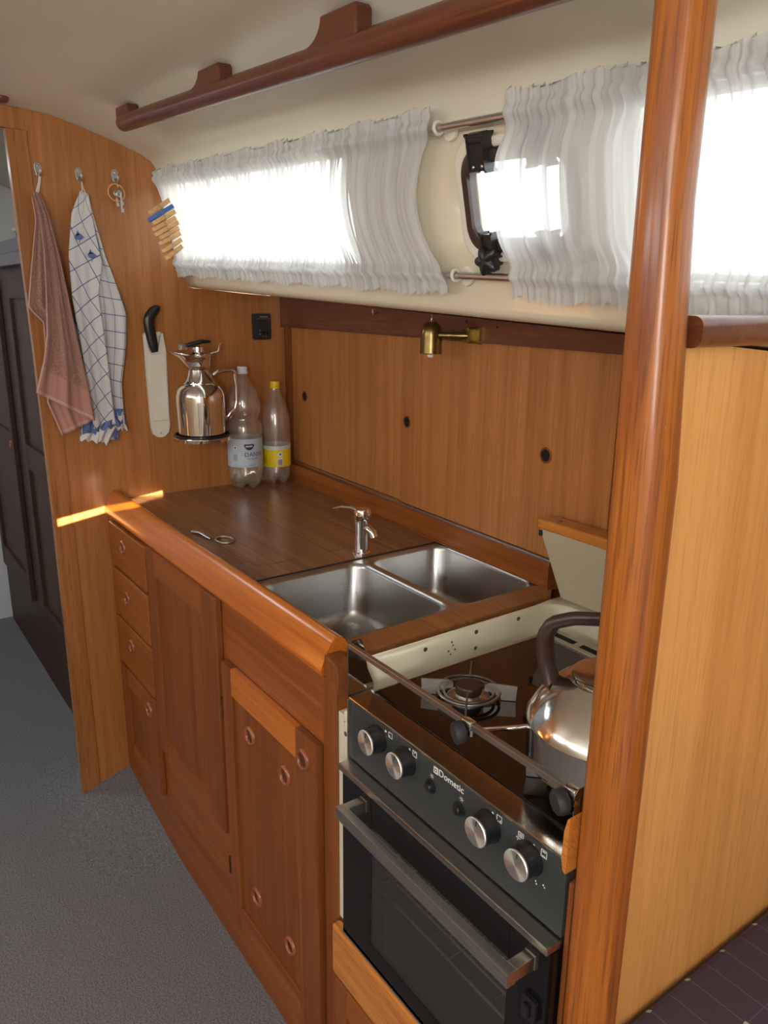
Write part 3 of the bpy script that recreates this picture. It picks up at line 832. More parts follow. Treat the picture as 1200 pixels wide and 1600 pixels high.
# ------------------------------------------------------------------ sink
sink = thing('sink', 'stainless steel double bowl sink set into the worktop', 'sink', (1.0, 0.3, 0.78))
bowls = [(0.832, 1.160, 0.054, 0.316), (0.830, 1.160, 0.330, 0.549)]
b = bmesh.new()
zr = 0.9285
cells = [(0.8228, 1.1665, 0.0508, 0.323), (0.8228, 1.1665, 0.323, 0.556)]
for (x0, x1, y0, y1), (X0, X1, Y0, Y1) in zip(bowls, cells):
    vs = [b.verts.new((x, y, zr)) for x, y in rounded(x0, x1, y0, y1, 0.036, 8)]
    co = [b.verts.new((x, y, zr)) for x, y in ((X1, Y1), (X0, Y1), (X0, Y0), (X1, Y0))]
    for c in range(4):
        for k in range(8): b.faces.new((co[c], vs[c * 9 + k], vs[c * 9 + k + 1]))
        b.faces.new((co[c], vs[c * 9 + 8], vs[((c + 1) % 4) * 9], co[(c + 1) % 4]))
rim = finish('rim', b, 'steel_sink', sink)
for (x0, x1, y0, y1) in bowls:
    b = bmesh.new()
    steps = [(0, zr, 0.036), (0.003, zr - 0.003, 0.036), (0.0045, zr - 0.010, 0.038), (0.011, zr - 0.105, 0.046), (0.016, zr - 0.122, 0.05), (0.027, zr - 0.133, 0.05), (0.045, zr - 0.138, 0.045)]
    R = [[b.verts.new((px, py, z)) for px, py in rounded(x0 + i, x1 - i, y0 + i, y1 - i, r, 8)] for i, z, r in steps]
    n = len(R[0])
    for A, B in zip(R, R[1:]):
        for k in range(n): b.faces.new((A[k], A[(k + 1) % n], B[(k + 1) % n], B[k]))
    b.faces.new(R[-1])
    bowl = finish('bowl', b, 'steel_sink', sink, 60)
    for p in bowl.data.polygons:
        pass
    b = bmesh.new(); lathe(b, [(0.028, 0), (0.028, 0.0015), (0.022, 0.0022), (0.020, 0.0008), (0, 0.0006)], ((x0 + x1) / 2, (y0 + y1) / 2, zr - 0.1378), (0, 0, 1), 28)
    finish('drain', b, 'chrome', sink, 50)

# faucet
t = thing('faucet', 'chrome lever tap standing at the corner of the sink', 'faucet', (0.790, 0.350, 0.930))
fx, fy = 0.790, 0.350
b = bmesh.new(); lathe(b, [(0.021, 0.0005), (0.021, 0.003), (0.017, 0.006), (0.0165, 0.02), (0.0155, 0.055), (0.0165, 0.075), (0.0165, 0.082)], (fx, fy, 0.930), n=28)
finish('body', b, 'chrome', t, 40)
b = bmesh.new(); tube(b, [(fx - 0.004, fy + 0.0, 0.985), (fx + 0.016, fy + 0.006, 0.992), (fx + 0.030, fy + 0.010, 0.984), (fx + 0.034, fy + 0.011, 0.974)], [0.010, 0.0105, 0.010, 0.009], 16)
finish('spout', b, 'chrome', t, 50)
b = bmesh.new(); lathe(b, [(0.0165, 0.0825), (0.020, 0.086), (0.0205, 0.100), (0.017, 0.107), (0, 0.109)], (fx + 0.004, fy, 0.930), n=28)
finish('cap', b, 'chrome', t, 40)
b = bmesh.new(); tube(b, [(fx + 0.004, fy, 1.030), (fx - 0.020, fy - 0.012, 1.036), (fx - 0.045, fy - 0.026, 1.034), (fx - 0.062, fy - 0.036, 1.028)], [0.009, 0.008, 0.0065, 0.006], 12, flat=(1.1, .55))
finish('lever', b, 'chrome', t, 50)

# ------------------------------------------------------------------ sliding cupboard doors
def slider(x0, x1, d0, holes, label, seed):
    t = thing('sliding_door', label, 'sliding door', ((x0 + x1) / 2, yback(x0) - 0.0, 0.990), 'sliding teak cupboard doors')
    b = bmesh.new(); skewbox(b, x0, x1, d0, d0 + 0.008, 0.990, 1.4095)
    finish('panel', b, 'ply_back', t)
    for hx, hz in holes:
        yy = yback(hx) - d0 - 0.008
        b = bmesh.new(); ring(b, (hx, yy, hz), (0.035, 1, 0), 0.0145, 0.0022, 28, 8)
        finish('finger_rim', b, 'mahog_z', t, 50)
        b = bmesh.new(); lathe(b, [(0.0135, 0.0), (0.0135, 0.0005), (0, 0.0006)], (hx, yy, hz), (-0.035, -1, 0), 24)
        finish('finger_hole', b, 'hole', t, 50)
slider(0.024, 0.660, -0.009, [(0.105, 1.203)], 'left plain teak sliding cupboard door with one finger hole at its left', 0)
slider(0.640, 1.320, 0.0005, [(0.668, 1.201), (1.151, 1.199)], 'right teak sliding cupboard door with two finger holes behind the sink', 1)
slider(1.310, 1.762, -0.009, [], 'teak sliding cupboard door mostly hidden behind the post', 2)

# ------------------------------------------------------------------ stove recess
t = thing('stove_liner', 'ivory moulded liner around the stove recess', 'stove liner', (1.25, 0.26, 0.40))
b = bmesh.new()
lin = [(1.246, 0.035), (1.246, 0.44), (1.249, 0.465), (1.262, 0.487), (1.285, 0.498), (1.7655, 0.498)]
lin2 = [(1.2425, 0.035), (1.2425, 0.445), (1.240, 0.49), (1.2415, 0.535), (1.290, 0.546), (1.7655, 0.546)]
rowsz = []
for z in (0.40, 0.905, 0.920): rowsz.append([b.verts.new((x, y, z)) for x, y in lin])
rowsz.append([b.verts.new((x - 0.002, y + 0.005, 0.928)) for x, y in lin])
rowsz.append([b.verts.new((x, max(y, 0.03), 0.930)) for x, y in lin2])
for A, B in zip(rowsz, rowsz[1:]):
    for k in range(len(A) - 1): b.faces.new((A[k], A[k + 1], B[k + 1], B[k]))
lo = finish('side_and_back', b, 'ivory', t, 50)
md = lo.modifiers.new('t', 'SOLIDIFY'); md.thickness = 0.002; md.offset = 1.0
for y, z, r in ((0.175, 0.914, .0042), (0.293, 0.917, .0042), (0.400, 0.917, .0042), (0.293, 0.885, .0038), (0.235, 0.912, .002), (0.238, 0.905, .0018), (0.243, 0.896, .002), (0.228, 0.896, .002), (0.233, 0.889, .0015)):
    screw(t, (1.2483, y, z), (1, 0, 0), r, 'screw_dark')
b = bmesh.new(); box(b, 1.262, 1.2795, -0.003, 0.035, 0.446, 0.862, 0.005, 3)
fl = finish('front_flange', b, 'ivory', t, 40)
for z in (0.822, 0.712, 0.600, 0.488): screw(t, (1.2705, -0.0032, z), (0, -1, 0), 0.0042, 'screw_dark')
screw(t, (1.2685, -0.003, 0.843), (0, -1, 0), 0.0015)
b = bmesh.new(); box(b, 1.244, 1.262, 0.0005, 0.034, 0.446, 0.85); finish('filler', b, 'ivory', t)

# upright board with wooden cap behind the stove
t = thing('fiddle_board', 'beige board with an orange wooden cap standing behind the stove', 'board', (1.45, 0.54, 0.931))
b = bmesh.new()
pl = [(1.243, 0.931), (1.7645, 0.931), (1.7645, 1.066), (1.196, 1.066)]
A = [b.verts.new((x, 0.522 - (z - 0.931) * 0.16, z)) for x, z in pl]; B = [b.verts.new((x, 0.532 - (z - 0.931) * 0.16, z)) for x, z in pl]
b.faces.new(A); b.faces.new(B[::-1])
for k in range(4): b.faces.new((A[k], A[(k + 1) % 4], B[(k + 1) % 4], B[k]))
finish('board', b, 'beige_board', t)
b = bmesh.new(); box(b, 1.192, 1.7645, 0.493, 0.540, 1.0665, 1.088, 0.006, 3)
cp = finish('wooden_cap', b, 'oak_x', t, 40)
b = bmesh.new(); lathe(b, [(0.005, 0), (0.005, 0.0005), (0, 0.0006)], (1.235, 0.513, 1.088), (0, 0, 1), 18); finish('wood_plug', b, 'mahog_x', cp)
b = bmesh.new(); box(b, 1.196, 1.202, 0.4965, 0.5025, 1.052, 1.064, 0.001); finish('clip', b, 'black', t)

# ------------------------------------------------------------------ stove
stove = thing('stove', 'stainless marine gas stove and oven with black door in the galley recess', 'stove', (1.51, 0.2, 0.445))
SX0, SX1 = 1.286, 1.733
b = bmesh.new()
box(b, SX0, SX0 + 0.004, 0.004, 0.43, 0.455, 0.893); box(b, SX1 - 0.004, SX1, 0.004, 0.43, 0.455, 0.893)
box(b, SX0 + 0.004, SX1 - 0.004, 0.41, 0.43, 0.455, 0.893); box(b, SX0 + 0.004, SX1 - 0.004, 0.004, 0.41, 0.455, 0.470)
box(b, SX0 + 0.004, SX1 - 0.004, 0.004, 0.41, 0.776, 0.893)
body = finish('body', b, 'steel', stove)
b = bmesh.new()
box(b, SX0 + 0.001, SX1 - 0.001, -0.006, 0.004, 0.790, 0.893, 0.0015)
cp = finish('control_panel', b, 'panel_grey', stove, 40)
b = bmesh.new(); box(b, SX0, SX1, -0.0075, 0.0325, 0.8932, 0.8972, 0.0015)
finish('front_trim', b, 'steel_pol', stove, 40)
b = bmesh.new(); box(b, SX0 + 0.012, SX1 - 0.012, 0.0330, 0.405, 0.8932, 0.8985, 0.001)
hob = finish('hob_glass', b, 'glass_black', stove, 40)
b = bmesh.new()
box(b, SX0 + 0.004, SX0 + 0.0115, 0.0330, 0.43, 0.8932, 0.899, 0.0008)
finish('side_trim', b, 'steel', stove, 40)
b = bmesh.new(); box(b, SX1 - 0.0115, SX1 - 0.004, 0.0330, 0.43, 0.8932, 0.899, 0.0008)
finish('side_trim', b, 'steel', stove, 40)
b = bmesh.new()
box(b, SX0 + 0.012, SX1 - 0.012, 0.4055, 0.445, 0.8932, 0.9065, 0.0015)
vt = finish('rear_vent', b, 'steel', stove, 40)
b = bmesh.new()
for k in range(6): box(b, SX0 + 0.03 + k * 0.066, SX0 + 0.082 + k * 0.066, 0.416, 0.430, 0.9062, 0.9069)
finish('vent_slot', b, 'hole', vt)

def burner(cx, cy, R):
    z = 0.8986
    b = bmesh.new(); lathe(b, [(R * 1.0, 0), (R * 1.0, 0.002), (R * .82, 0.004), (R * .6, 0.003), (R * .5, 0.008), (0, 0.008)], (cx, cy, z), n=36)
    bn = finish('burner', b, 'steel', stove, 40)
    b = bmesh.new(); lathe(b, [(R * .58, 0.0085), (R * .62, 0.012), (R * .62, 0.019), (R * .57, 0.0225), (0, 0.0235)], (cx, cy, z), n=32)
    finish('burner_cap', b, 'bakelite', bn, 40)
    b = bmesh.new()
    for Rr, zz in ((R * 1.42, 0.0125), (R * 1.16, 0.0115)): ring(b, (cx, cy, z + zz), (0, 0, 1), Rr, 0.0026, 48, 8)
    ps = finish('pan_support', b, 'iron', stove, 50)
    for k in range(4):
        a = math.radians(45 + 90 * k); c, s = math.cos(a), math.sin(a); tx, ty = -s, c
        def P(r, h, o): return (cx + c * r + tx * o, cy + s * r + ty * o, z + h)
        b = bmesh.new()
        out = [(R * .72, 0.014), (R * 1.0, 0.013), (R * 1.1, 0.009), (R * 1.45, 0.0085), (R * 1.5, 0.001), (R * 2.15, 0.001), (R * 2.2, 0.026), (R * .95, 0.028), (R * .72, 0.024)]
        A = [b.verts.new(P(r, h, -0.0012)) for r, h in out]; B = [b.verts.new(P(r, h, 0.0012)) for r, h in out]
        b.faces.new(A); b.faces.new(B[::-1])
        for q in range(len(out)): b.faces.new((A[q], A[(q + 1) % len(out)], B[(q + 1) % len(out)], B[q]))
        finish('support_arm', b, 'iron', ps)
burner(1.395, 0.145, 0.034)
burner(1.655, 0.130, 0.040)
burner(1.525, 0.325, 0.030)

def knob(x, z, ang):
    b = bmesh.new(); lathe(b, [(0.0215, 0.0), (0.0215, 0.003), (0.0195, 0.006), (0.0195, 0.021), (0.0185, 0.0225)], (x, -0.006, z), (0, -1, 0), 36)
    k = finish('knob', b, 'black', stove, 35)
    b = bmesh.new(); lathe(b, [(0.0193, 0.0215), (0.0193, 0.0235), (0.0185, 0.0245), (0, 0.0247)], (x, -0.006, z), (0, -1, 0), 40)
    finish('knob_face', b, 'knob_face', k, 35)
    b = bmesh.new()
    c, s = math.cos(ang), math.sin(ang)
    for q in (0,):
        p0 = Vector((x + c * 0.010, -0.0308, z + s * 0.010)); p1 = Vector((x + c * 0.0182, -0.0308, z + s * 0.0182))
        tube(b, [p0, p1], 0.0006, 6)
    finish('knob_mark', b, 'ink', k)

def knob_face_mat():
    mt, nt, bs = new_mat('turned_aluminium')
    bs.inputs['Metallic'].default_value = 1.0; bs.inputs['Base Color'].default_value = (0.90, 0.88, 0.84, 1)
    bs.inputs['Roughness'].default_value = 0.36; bs.inputs['Anisotropic'].default_value = 0.9
    tg = N(nt, 'ShaderNodeTangent', direction_type='RADIAL', axis='Y')
    nt.links.new(tg.outputs[0], bs.inputs['Tangent'])
    return mt
M['knob_face'] = knob_face_mat()
KZ = 0.864
for kx in (1.365, 1.436, 1.607, 1.677):
    # the turned face needs its own origin for the radial tangent, so it is placed by location
    knob(kx, KZ, math.radians(82))
for o in [q for q in bpy.data.objects if q.name.startswith('knob_face')]:
    me = o.data; c = sum((v.co for v in me.vertices), Vector()) / len(me.vertices)
    for v in me.vertices: v.co -= c
    o.location = c
for kx, kz in ((1.491, 0.854), (1.551, 0.854)):
    b = bmesh.new(); lathe(b, [(0.0105, 0), (0.0105, 0.0015), (0.0075, 0.002), (0.0068, 0.006), (0.0055, 0.0075), (0, 0.0078)], (kx, -0.006, kz), (0, -1, 0), 24)
    finish('push_button', b, 'black', stove, 40)
b = bmesh.new()
pf = lambda x0, z0: (lambda u, v, w: Vector((x0 + u, -0.0062 - 0.0004 * (1 if w > 0 else 0), z0 + v)))
text_bm(b, 'Dometic', 0.0145, pf(1.5325, 0.8800))
def rect(x, z, w, h, t=0.0006):
    box(b, x - w / 2, x + w / 2, -0.0066, -0.0059, z - h / 2, z - h / 2 + t); box(b, x - w / 2, x + w / 2, -0.0066, -0.0059, z + h / 2 - t, z + h / 2)
    box(b, x - w / 2, x - w / 2 + t, -0.0066, -0.0059, z - h / 2, z + h / 2); box(b, x + w / 2 - t, x + w / 2, -0.0066, -0.0059, z - h / 2, z + h / 2)
def disc(x, z, r): lathe(b, [(r, 0), (r, 0.0005), (0, 0.0005)], (x, -0.0060, z), (0, -1, 0), 12)
box(b, 1.4965, 1.5055, -0.0066, -0.0059, 0.8790, 0.8890)
for x, dx, dz in ((1.396, -.002, -.002), (1.454, .0, .002), (1.624, .002, -.002)):
    disc(x - 0.012, 0.885, 0.0018); rect(x, 0.884, 0.009, 0.009); disc(x + dx, 0.884 + dz, 0.001)
rect(1.661, 0.883, 0.009, 0.010); rect(1.698, 0.883, 0.009, 0.010); disc(1.682, 0.884, 0.0018)
for z in (0.881, 0.883, 0.885): box(b, 1.6585, 1.6635, -0.0066, -0.0059, z, z + .0006)
box(b, 1.6955, 1.7005, -0.0066, -0.0059, 0.885, 0.8860); box(b, 1.6955, 1.7005, -0.0066, -0.0059, 0.8795, 0.8801)
disc(1.656, 0.876, .0009); disc(1.6545, 0.8785, .0009); disc(1.690, 0.836, .0011); disc(1.7005, 0.8415, .0011); disc(1.7025, 0.8395, .0009); disc(1.6885, 0.839, .0009)
for cx in (1.493, 1.554):                               # little light and spark symbols over the buttons
    ring(b, (cx, -0.0061, 0.8705), (0, 1, 0), 0.0016, 0.0003, 14, 5)
    for a in range(6):
        d = Vector((math.cos(a * PI / 3), 0, math.sin(a * PI / 3)))
        tube(b, [Vector((cx, -0.0063, 0.8705)) + d * 0.0024, Vector((cx, -0.0063, 0.8705)) + d * 0.0038], 0.0003, 5)
finish('panel_print', b, 'print', cp)
b = bmesh.new()
rect(1.501, 0.884, 0.0050, 0.0050, 0.0009)
for v in b.verts: v.co.y -= 0.0004
finish('emblem_mark', b, 'panel_grey', cp)

# oven door
b = bmesh.new()
box(b, SX0 + 0.004, 1.372, -0.022, 0.003, 0.4675, 0.7745, 0.001); box(b, 1.668, SX1 - 0.001, -0.022, 0.003, 0.4675, 0.7745, 0.001)
box(b, 1.372, 1.668, -0.022, 0.003, 0.718, 0.7745, 0.001); box(b, 1.372, 1.668, -0.022, 0.003, 0.4675, 0.500, 0.001)
od = finish('oven_door', b, 'oven_glass', stove, 40)
b = bmesh.new(); box(b, SX0 + 0.001, SX1 - 0.001, -0.028, -0.002, 0.7755, 0.7875, 0.002)
finish('door_top_trim', b, 'steel', stove, 40)
b = bmesh.new(); box(b, SX0 + 0.0, SX1, -0.020, 0.003, 0.4555, 0.4665, 0.002); box(b, SX0 + 0.0, SX1, -0.020, -0.0185, 0.4535, 0.4665)
finish('bottom_trim', b, 'steel', stove, 40)
b = bmesh.new(); box(b, SX0 - 0.0005, SX0 + 0.0035, -0.010, 0.004, 0.456, 0.893); finish('side_strip', b, 'steel', stove)

b = bmesh.new(); box(b, 1.370, 1.670, -0.0212, -0.0180, 0.498, 0.720)
finish('door_window', b, 'smoked', od)
b = bmesh.new()
box(b, SX0 + 0.0045, SX0 + 0.012, 0.006, 0.40, 0.4705, 0.775); box(b, SX1 - 0.012, SX1 - 0.0045, 0.006, 0.40, 0.4705, 0.775)
box(b, SX0 + 0.012, SX1 - 0.012, 0.38, 0.40, 0.4705, 0.775); box(b, SX0 + 0.012, SX1 - 0.012, 0.006, 0.38, 0.4705, 0.478)
finish('oven_cavity', b, 'cavity', stove)
for zz in (0.561, 0.602):
    b = bmesh.new()
    for yy in (0.020, 0.36): cyl(b, (1.315, yy, zz), (1.705, yy, zz), 0.0022, 8)
    for k in range(9): cyl(b, (1.33 + k * 0.045, 0.020, zz - .0022), (1.33 + k * 0.045, 0.36, zz - .0022), 0.0013, 6)
    finish('oven_rack', b, 'alu', stove, 60)
# handle bar across the door
b = bmesh.new(); box(b, 1.350, 1.716, -0.073, -0.059, 0.744, 0.764, 0.0008)
hd = finish('handle', b, 'steel', od, 40)
for x in (1.3505, 1.700):
    b = bmesh.new(); box(b, x, x + 0.0155, -0.0595, -0.0285, 0.7445, 0.7635, 0.0015); box(b, x - 0.001, x + 0.0165, -0.0285, -0.0218, 0.7435, 0.7645, 0.001)
    finish('handle_bracket', b, 'steel', od, 40)
b = bmesh.new(); box(b, 1.700, 1.722, -0.030, -0.0222, 0.668, 0.700, 0.002); box(b, 1.706, 1.716, -0.036, -0.030, 0.675, 0.693, 0.002)
finish('door_catch', b, 'black', od, 40)
# safety rail with its end plates and the pot clamps
b = bmesh.new(); box(b, 1.281, 1.7340, -0.005, 0.003, 0.9765, 0.9845, 0.0006)
rl = finish('safety_rail', b, 'steel', stove, 40)
for x0, x1 in ((1.2805, 1.2830), (1.7335, 1.7345)):
    b = bmesh.new()
    prism(b, [(-0.006, 0.893), (0.042, 0.893), (0.042, 0.905), (0.030, 0.935), (0.0215, 0.982), (0.017, 0.9875), (-0.001, 0.9875), (-0.006, 0.982)], 'x', x0, x1)
    finish('end_plate', b, 'chrome', rl, 30)
for kx, ax, ay in ((1.552, 1.592, 0.078), (1.722, 1.728, 0.060)):
    b = bmesh.new(); lathe(b, [(0.004, -0.001), (0.0125, 0.0), (0.0145, 0.003), (0.0145, 0.011), (0.0120, 0.014)], (kx, -0.0055, 0.9690), (-0.35, -1, -0.1), 20, mod=lambda r, h, t: (r * (1 + 0.04 * math.cos(10 * t)), h))
    c = finish('clamp_knob', b, 'black_matt', stove, 50)
    b = bmesh.new(); box(b, kx - 0.004, kx + 0.012, -0.0065, 0.0045, 0.9742, 0.9860, 0.001)
    cyl(b, (kx + 0.008, 0.0, 0.976), (kx + 0.008, 0.0, 0.966), 0.005, 12)
    tube(b, [(kx + 0.008, 0.002, 0.972), (kx + 0.012, 0.016, 0.970), (ax - 0.006, ay - 0.02, 0.970), (ax, ay - 0.004, 0.970), (ax + 0.004, ay + 0.014, 0.970)], 0.0032, 10)
    finish('clamp_arm', b, 'chrome', c, 50)

# drawer front and locker door below the stove
t = thing('lower_locker', 'mahogany locker front with a wide drawer directly below the stove', 'locker', (1.49, 0.0, 0.0))
b = bmesh.new(); box(b, 1.2445, 1.7335, 0.0, 0.016, 0.0, 0.438)
finish('frame', b, 'mahog_z', t)
b = bmesh.new(); box(b, 1.247, 1.7335, -0.020, -0.0005, 0.338, 0.444, 0.007, 3)
finish('drawer', b, 'oak_x', t, 40)
b = bmesh.new(); box(b, 1.288, 1.692, -0.010, -0.001, 0.078, 0.272); d = finish('door', b, 'panel_z', t)
for a, c in ((1.245, 1.290), (1.69, 1.7335)):
    b = bmesh.new(); box(b, a, c, -0.018, -0.0005, 0.02, 0.330, 0.004); finish('stile', b, 'mahog_z', d, 40)
for a, c in ((0.270, 0.3295), (0.02, 0.08)):
    b = bmesh.new(); box(b, 1.290, 1.690, -0.0175, -0.0005, a, c, 0.003); finish('rail', b, 'mahog_x', d, 40)
b = bmesh.new(); box(b, 1.7345, 1.7425, -0.004, 0.020, 0.0, 0.870, 0.002)
f = finish('stove_side_stile', b, 'mahog_z', smooth=40, origin=(1.75, 0, 0)); tag(f, 'narrow mahogany stile between the stove and the post', 'wood strip')
b = bmesh.new()
prism(b, [(1.7350, 0.912), (1.7365, 0.945), (1.7395, 0.962), (1.7428, 0.966), (1.7428, 0.893), (1.738, 0.896)], 'y', -0.022, 0.010, 0.001)
f = finish('wooden_stop', b, 'oak_x', smooth=40, origin=(1.75, 0, 0.87)); tag(f, 'small orange wooden block fixed to the post at stove top height', 'wood block')

# ------------------------------------------------------------------ kettle
kx, ky, kz = 1.662, 0.135, 0.9268
t = thing('kettle', 'polished stainless kettle with dark arched handle on the stove burner', 'kettle', (kx, ky, kz))
b = bmesh.new()
lathe(b, [(0.070, 0.0), (0.088, 0.001), (0.096, 0.007), (0.0985, 0.018), (0.0985, 0.062), (0.1005, 0.064), (0.0995, 0.068), (0.095, 0.078), (0.083, 0.096), (0.066, 0.112), (0.052, 0.122), (0.048, 0.124)], (kx, ky, kz), n=56)
finish('body', b, 'kettle', t, 40)
b = bmesh.new(); lathe(b, [(0.0475, 0.1235), (0.0475, 0.128), (0.044, 0.130), (0, 0.132)], (kx, ky, kz), n=40)
ld = finish('lid', b, 'kettle', t, 40)
b = bmesh.new()
hdv = Vector((0.80, 0.60, 0)).normalized()
P = lambda a, h: Vector((kx, ky, kz + h)) + hdv * a
pts = [P(-0.072, 0.108), P(-0.077, 0.125), P(-0.082, 0.150), P(-0.083, 0.170), P(-0.074, 0.187), P(-0.050, 0.196), P(0, 0.201), P(0.050, 0.196), P(0.074, 0.187), P(0.083, 0.168), P(0.082, 0.150), P(0.077, 0.125), P(0.072, 0.108)]
cf = poly_curve(pts)
tube(b, [cf(k / 48) for k in range(49)], [0.0105] * 49, 16, flat=(1.3, .8))
finish('handle', b, 'bakelite', t, 60)
b = bmesh.new(); tube(b, [(kx + 0.07, ky + 0.055, kz + 0.045), (kx + 0.088, ky + 0.09, kz + 0.07), (kx + 0.094, ky + 0.105, kz + 0.085)], [0.016, 0.012, 0.009], 16, cap=False)
finish('spout', b, 'kettle', t, 50)

# ------------------------------------------------------------------ things on the bulkhead
# hooks
def hook(y, z, label):
    t = thing('wall_hook', label, 'hook', (0, y, z), 'hooks on the bulkhead')
    b = bmesh.new()
    prism(b, [(y + p[0], z + p[1]) for p in ((-0.005, -0.014), (0.005, -0.014), (0.0085, 0.0), (0.009, 0.010), (0.006, 0.016), (0, 0.018), (-0.006, 0.016), (-0.009, 0.010), (-0.0085, 0.0))], 'x', 0.0003, 0.004, 0.001)
    finish('backplate', b, 'galv', t, 40)
    b = bmesh.new(); tube(b, [(0.0042, y, z - 0.008), (0.012, y, z - 0.016), (0.020, y, z - 0.017), (0.026, y, z - 0.010), (0.027, y, z - 0.003)], [0.004, 0.0035, 0.003, 0.003, 0.0035], 10)
    finish('prong', b, 'galv', t, 50)
    screw(t, (0.004, y, z + 0.009), (1, 0, 0), 0.003)
hook(-0.096, 1.798, 'small worn metal hook holding the brown hand towel')
hook(0.002, 1.796, 'small worn metal hook holding the checked tea towel')
hook(0.094, 1.800, 'small worn metal hook holding the keys')

# brown hand towel
t = thing('hand_towel', 'mauve brown terry hand towel hanging from the hook nearest the doorway', 'towel', (0.0, -0.1, 1.79))
def towel_layer(L, R, x0, amp, ph, mats=None, nx=36, nt=60, k=2.0):
    b = bmesh.new()
    Lc = poly_curve([(x0, y, z) for y, z in L]); Rc = poly_curve([(x0, y, z) for y, z in R])
    def dv(s, tt):
        a = amp * min(1, 0.25 + tt * 1.6)
        return (a * math.sin(s * 2 * PI * k + ph + tt * 1.3) + a * 0.45 * math.sin(s * 2 * PI * k * 2.3 + ph * 2 - tt * 2) + 0.004 * math.sin(tt * 5 + ph) + 0.020 * tt, 0, 0)
    g = sheet(b, Lc, Rc, nx, nt, dv)
    if mats:
        for f in b.faces:
            pass
        fi = 0
        b.faces.ensure_lookup_table()
        for j in range(nt):
            for i in range(nx):
                tt = (j + .5) / nt; f = b.faces[fi]; fi += 1
                f.material_index = 2 if tt > 0.975 or (i == 0) else (1 if 0.865 < tt else 0)
    return b
b = towel_layer([(-0.121, 1.745), (-0.112, 1.70), (-0.112, 1.60), (-0.118, 1.5), (-0.126, 1.40), (-0.140, 1.335), (-0.167, 1.255)],
                [(-0.104, 1.738), (-0.090, 1.69), (-0.074, 1.594), (-0.061, 1.483), (-0.048, 1.369), (-0.034, 1.267), (-0.027, 1.172)], 0.034, 0.0065, 0.6, True)
o = finish('front_fold', b, ['terry', 'terry_band', 'terry_hem'], t); md = o.modifiers.new('t', 'SOLIDIFY'); md.thickness = 0.0035; md.offset = -1
b = towel_layer([(-0.119, 1.735), (-0.115, 1.68), (-0.138, 1.56), (-0.155, 1.467), (-0.122, 1.43), (-0.125, 1.33), (-0.135, 1.225), (-0.108, 1.135)],
                [(-0.106, 1.735), (-0.092, 1.68), (-0.080, 1.56), (-0.070, 1.45), (-0.058, 1.37), (-0.044, 1.28), (-0.036, 1.21), (-0.028, 1.168)], 0.013, 0.003, 2.0, True)
o = finish('back_fold', b, ['terry', 'terry_band', 'terry_hem'], t); md = o.modifiers.new('t', 'SOLIDIFY'); md.thickness = 0.0035; md.offset = -1
b = bmesh.new(); tube(b, [(0.024, -0.106, 1.742), (0.0225, -0.099, 1.765), (0.0215, -0.0955, 1.787), (0.0205, -0.0965, 1.790), (0.022, -0.101, 1.765), (0.026, -0.110, 1.742)], 0.0022, 8, flat=(1, .5))
finish('hanging_loop', b, 'loop', t, 60)

# checked tea towel
t = thing('tea_towel', 'white tea towel with blue check and blue birds hanging from the middle hook', 'towel', (0.0, 0.01, 1.79))
def tt_layer(L, R, x0, amp, ph, ang, w, h, k=1.0, nx=30, nt=60):
    b = bmesh.new()
    Lc = poly_curve([(x0, y, z) for y, z in L]); Rc = poly_curve([(x0, y, z) for y, z in R])
    def dv(s, tt):
        a = amp * min(1, 0.3 + tt * 1.2)
        return (a * math.sin(s * 2 * PI * k + ph + tt * 1.5) + a * 0.4 * math.sin(s * 2 * PI * k * 2.7 + ph - tt * 3), 0, 0)
    c, s_ = math.cos(ang), math.sin(ang)
    sheet(b, Lc, Rc, nx, nt, dv, lambda s, tt: (s * w * c - tt * h * s_ + 0.5, s * w * s_ + tt * h * c + 0.5))
    return b, Lc, Rc, dv
b, Lc, Rc, dv1 = tt_layer([(-0.006, 1.754), (-0.032, 1.70), (-0.049, 1.60), (-0.050, 1.49), (-0.036, 1.34), (-0.030, 1.22), (-0.024, 1.145)],
             [(0.014, 1.748), (0.020, 1.68), (0.034, 1.58), (0.018, 1.50), (0.026, 1.35), (0.030, 1.20), (0.034, 1.155)], 0.031, 0.005, 0.3, 0.55, 0.085, 0.62)
o = finish('front_fold', b, 'teatowel', t); md = o.modifiers.new('t', 'SOLIDIFY'); md.thickness = 0.0012
b, _, _, dv2 = tt_layer([(0.000, 1.752), (0.010, 1.68), (0.022, 1.58), (0.020, 1.45), (0.024, 1.30), (0.028, 1.17), (0.030, 1.145)],
             [(0.016, 1.748), (0.030, 1.676), (0.047, 1.598), (0.067, 1.534), (0.091, 1.451), (0.083, 1.366), (0.063, 1.262), (0.062, 1.19), (0.065, 1.137)], 0.019, 0.0045, 1.2, -0.06, 0.115, 0.63)
o = finish('side_fold', b, 'teatowel', t); md = o.modifiers.new('t', 'SOLIDIFY'); md.thickness = 0.0012
b, _, _, _ = tt_layer([(-0.004, 1.745), (-0.030, 1.60), (-0.050, 1.30), (-0.048, 1.16), (-0.060, 1.118)], [(0.012, 1.745), (0.03, 1.60), (0.045, 1.30), (0.050, 1.15), (0.040, 1.106)], 0.009, 0.003, 0.2, 0.3, 0.1, 0.64)
o = finish('back_fold', b, 'teatowel', t); md = o.modifiers.new('t', 'SOLIDIFY'); md.thickness = 0.0012
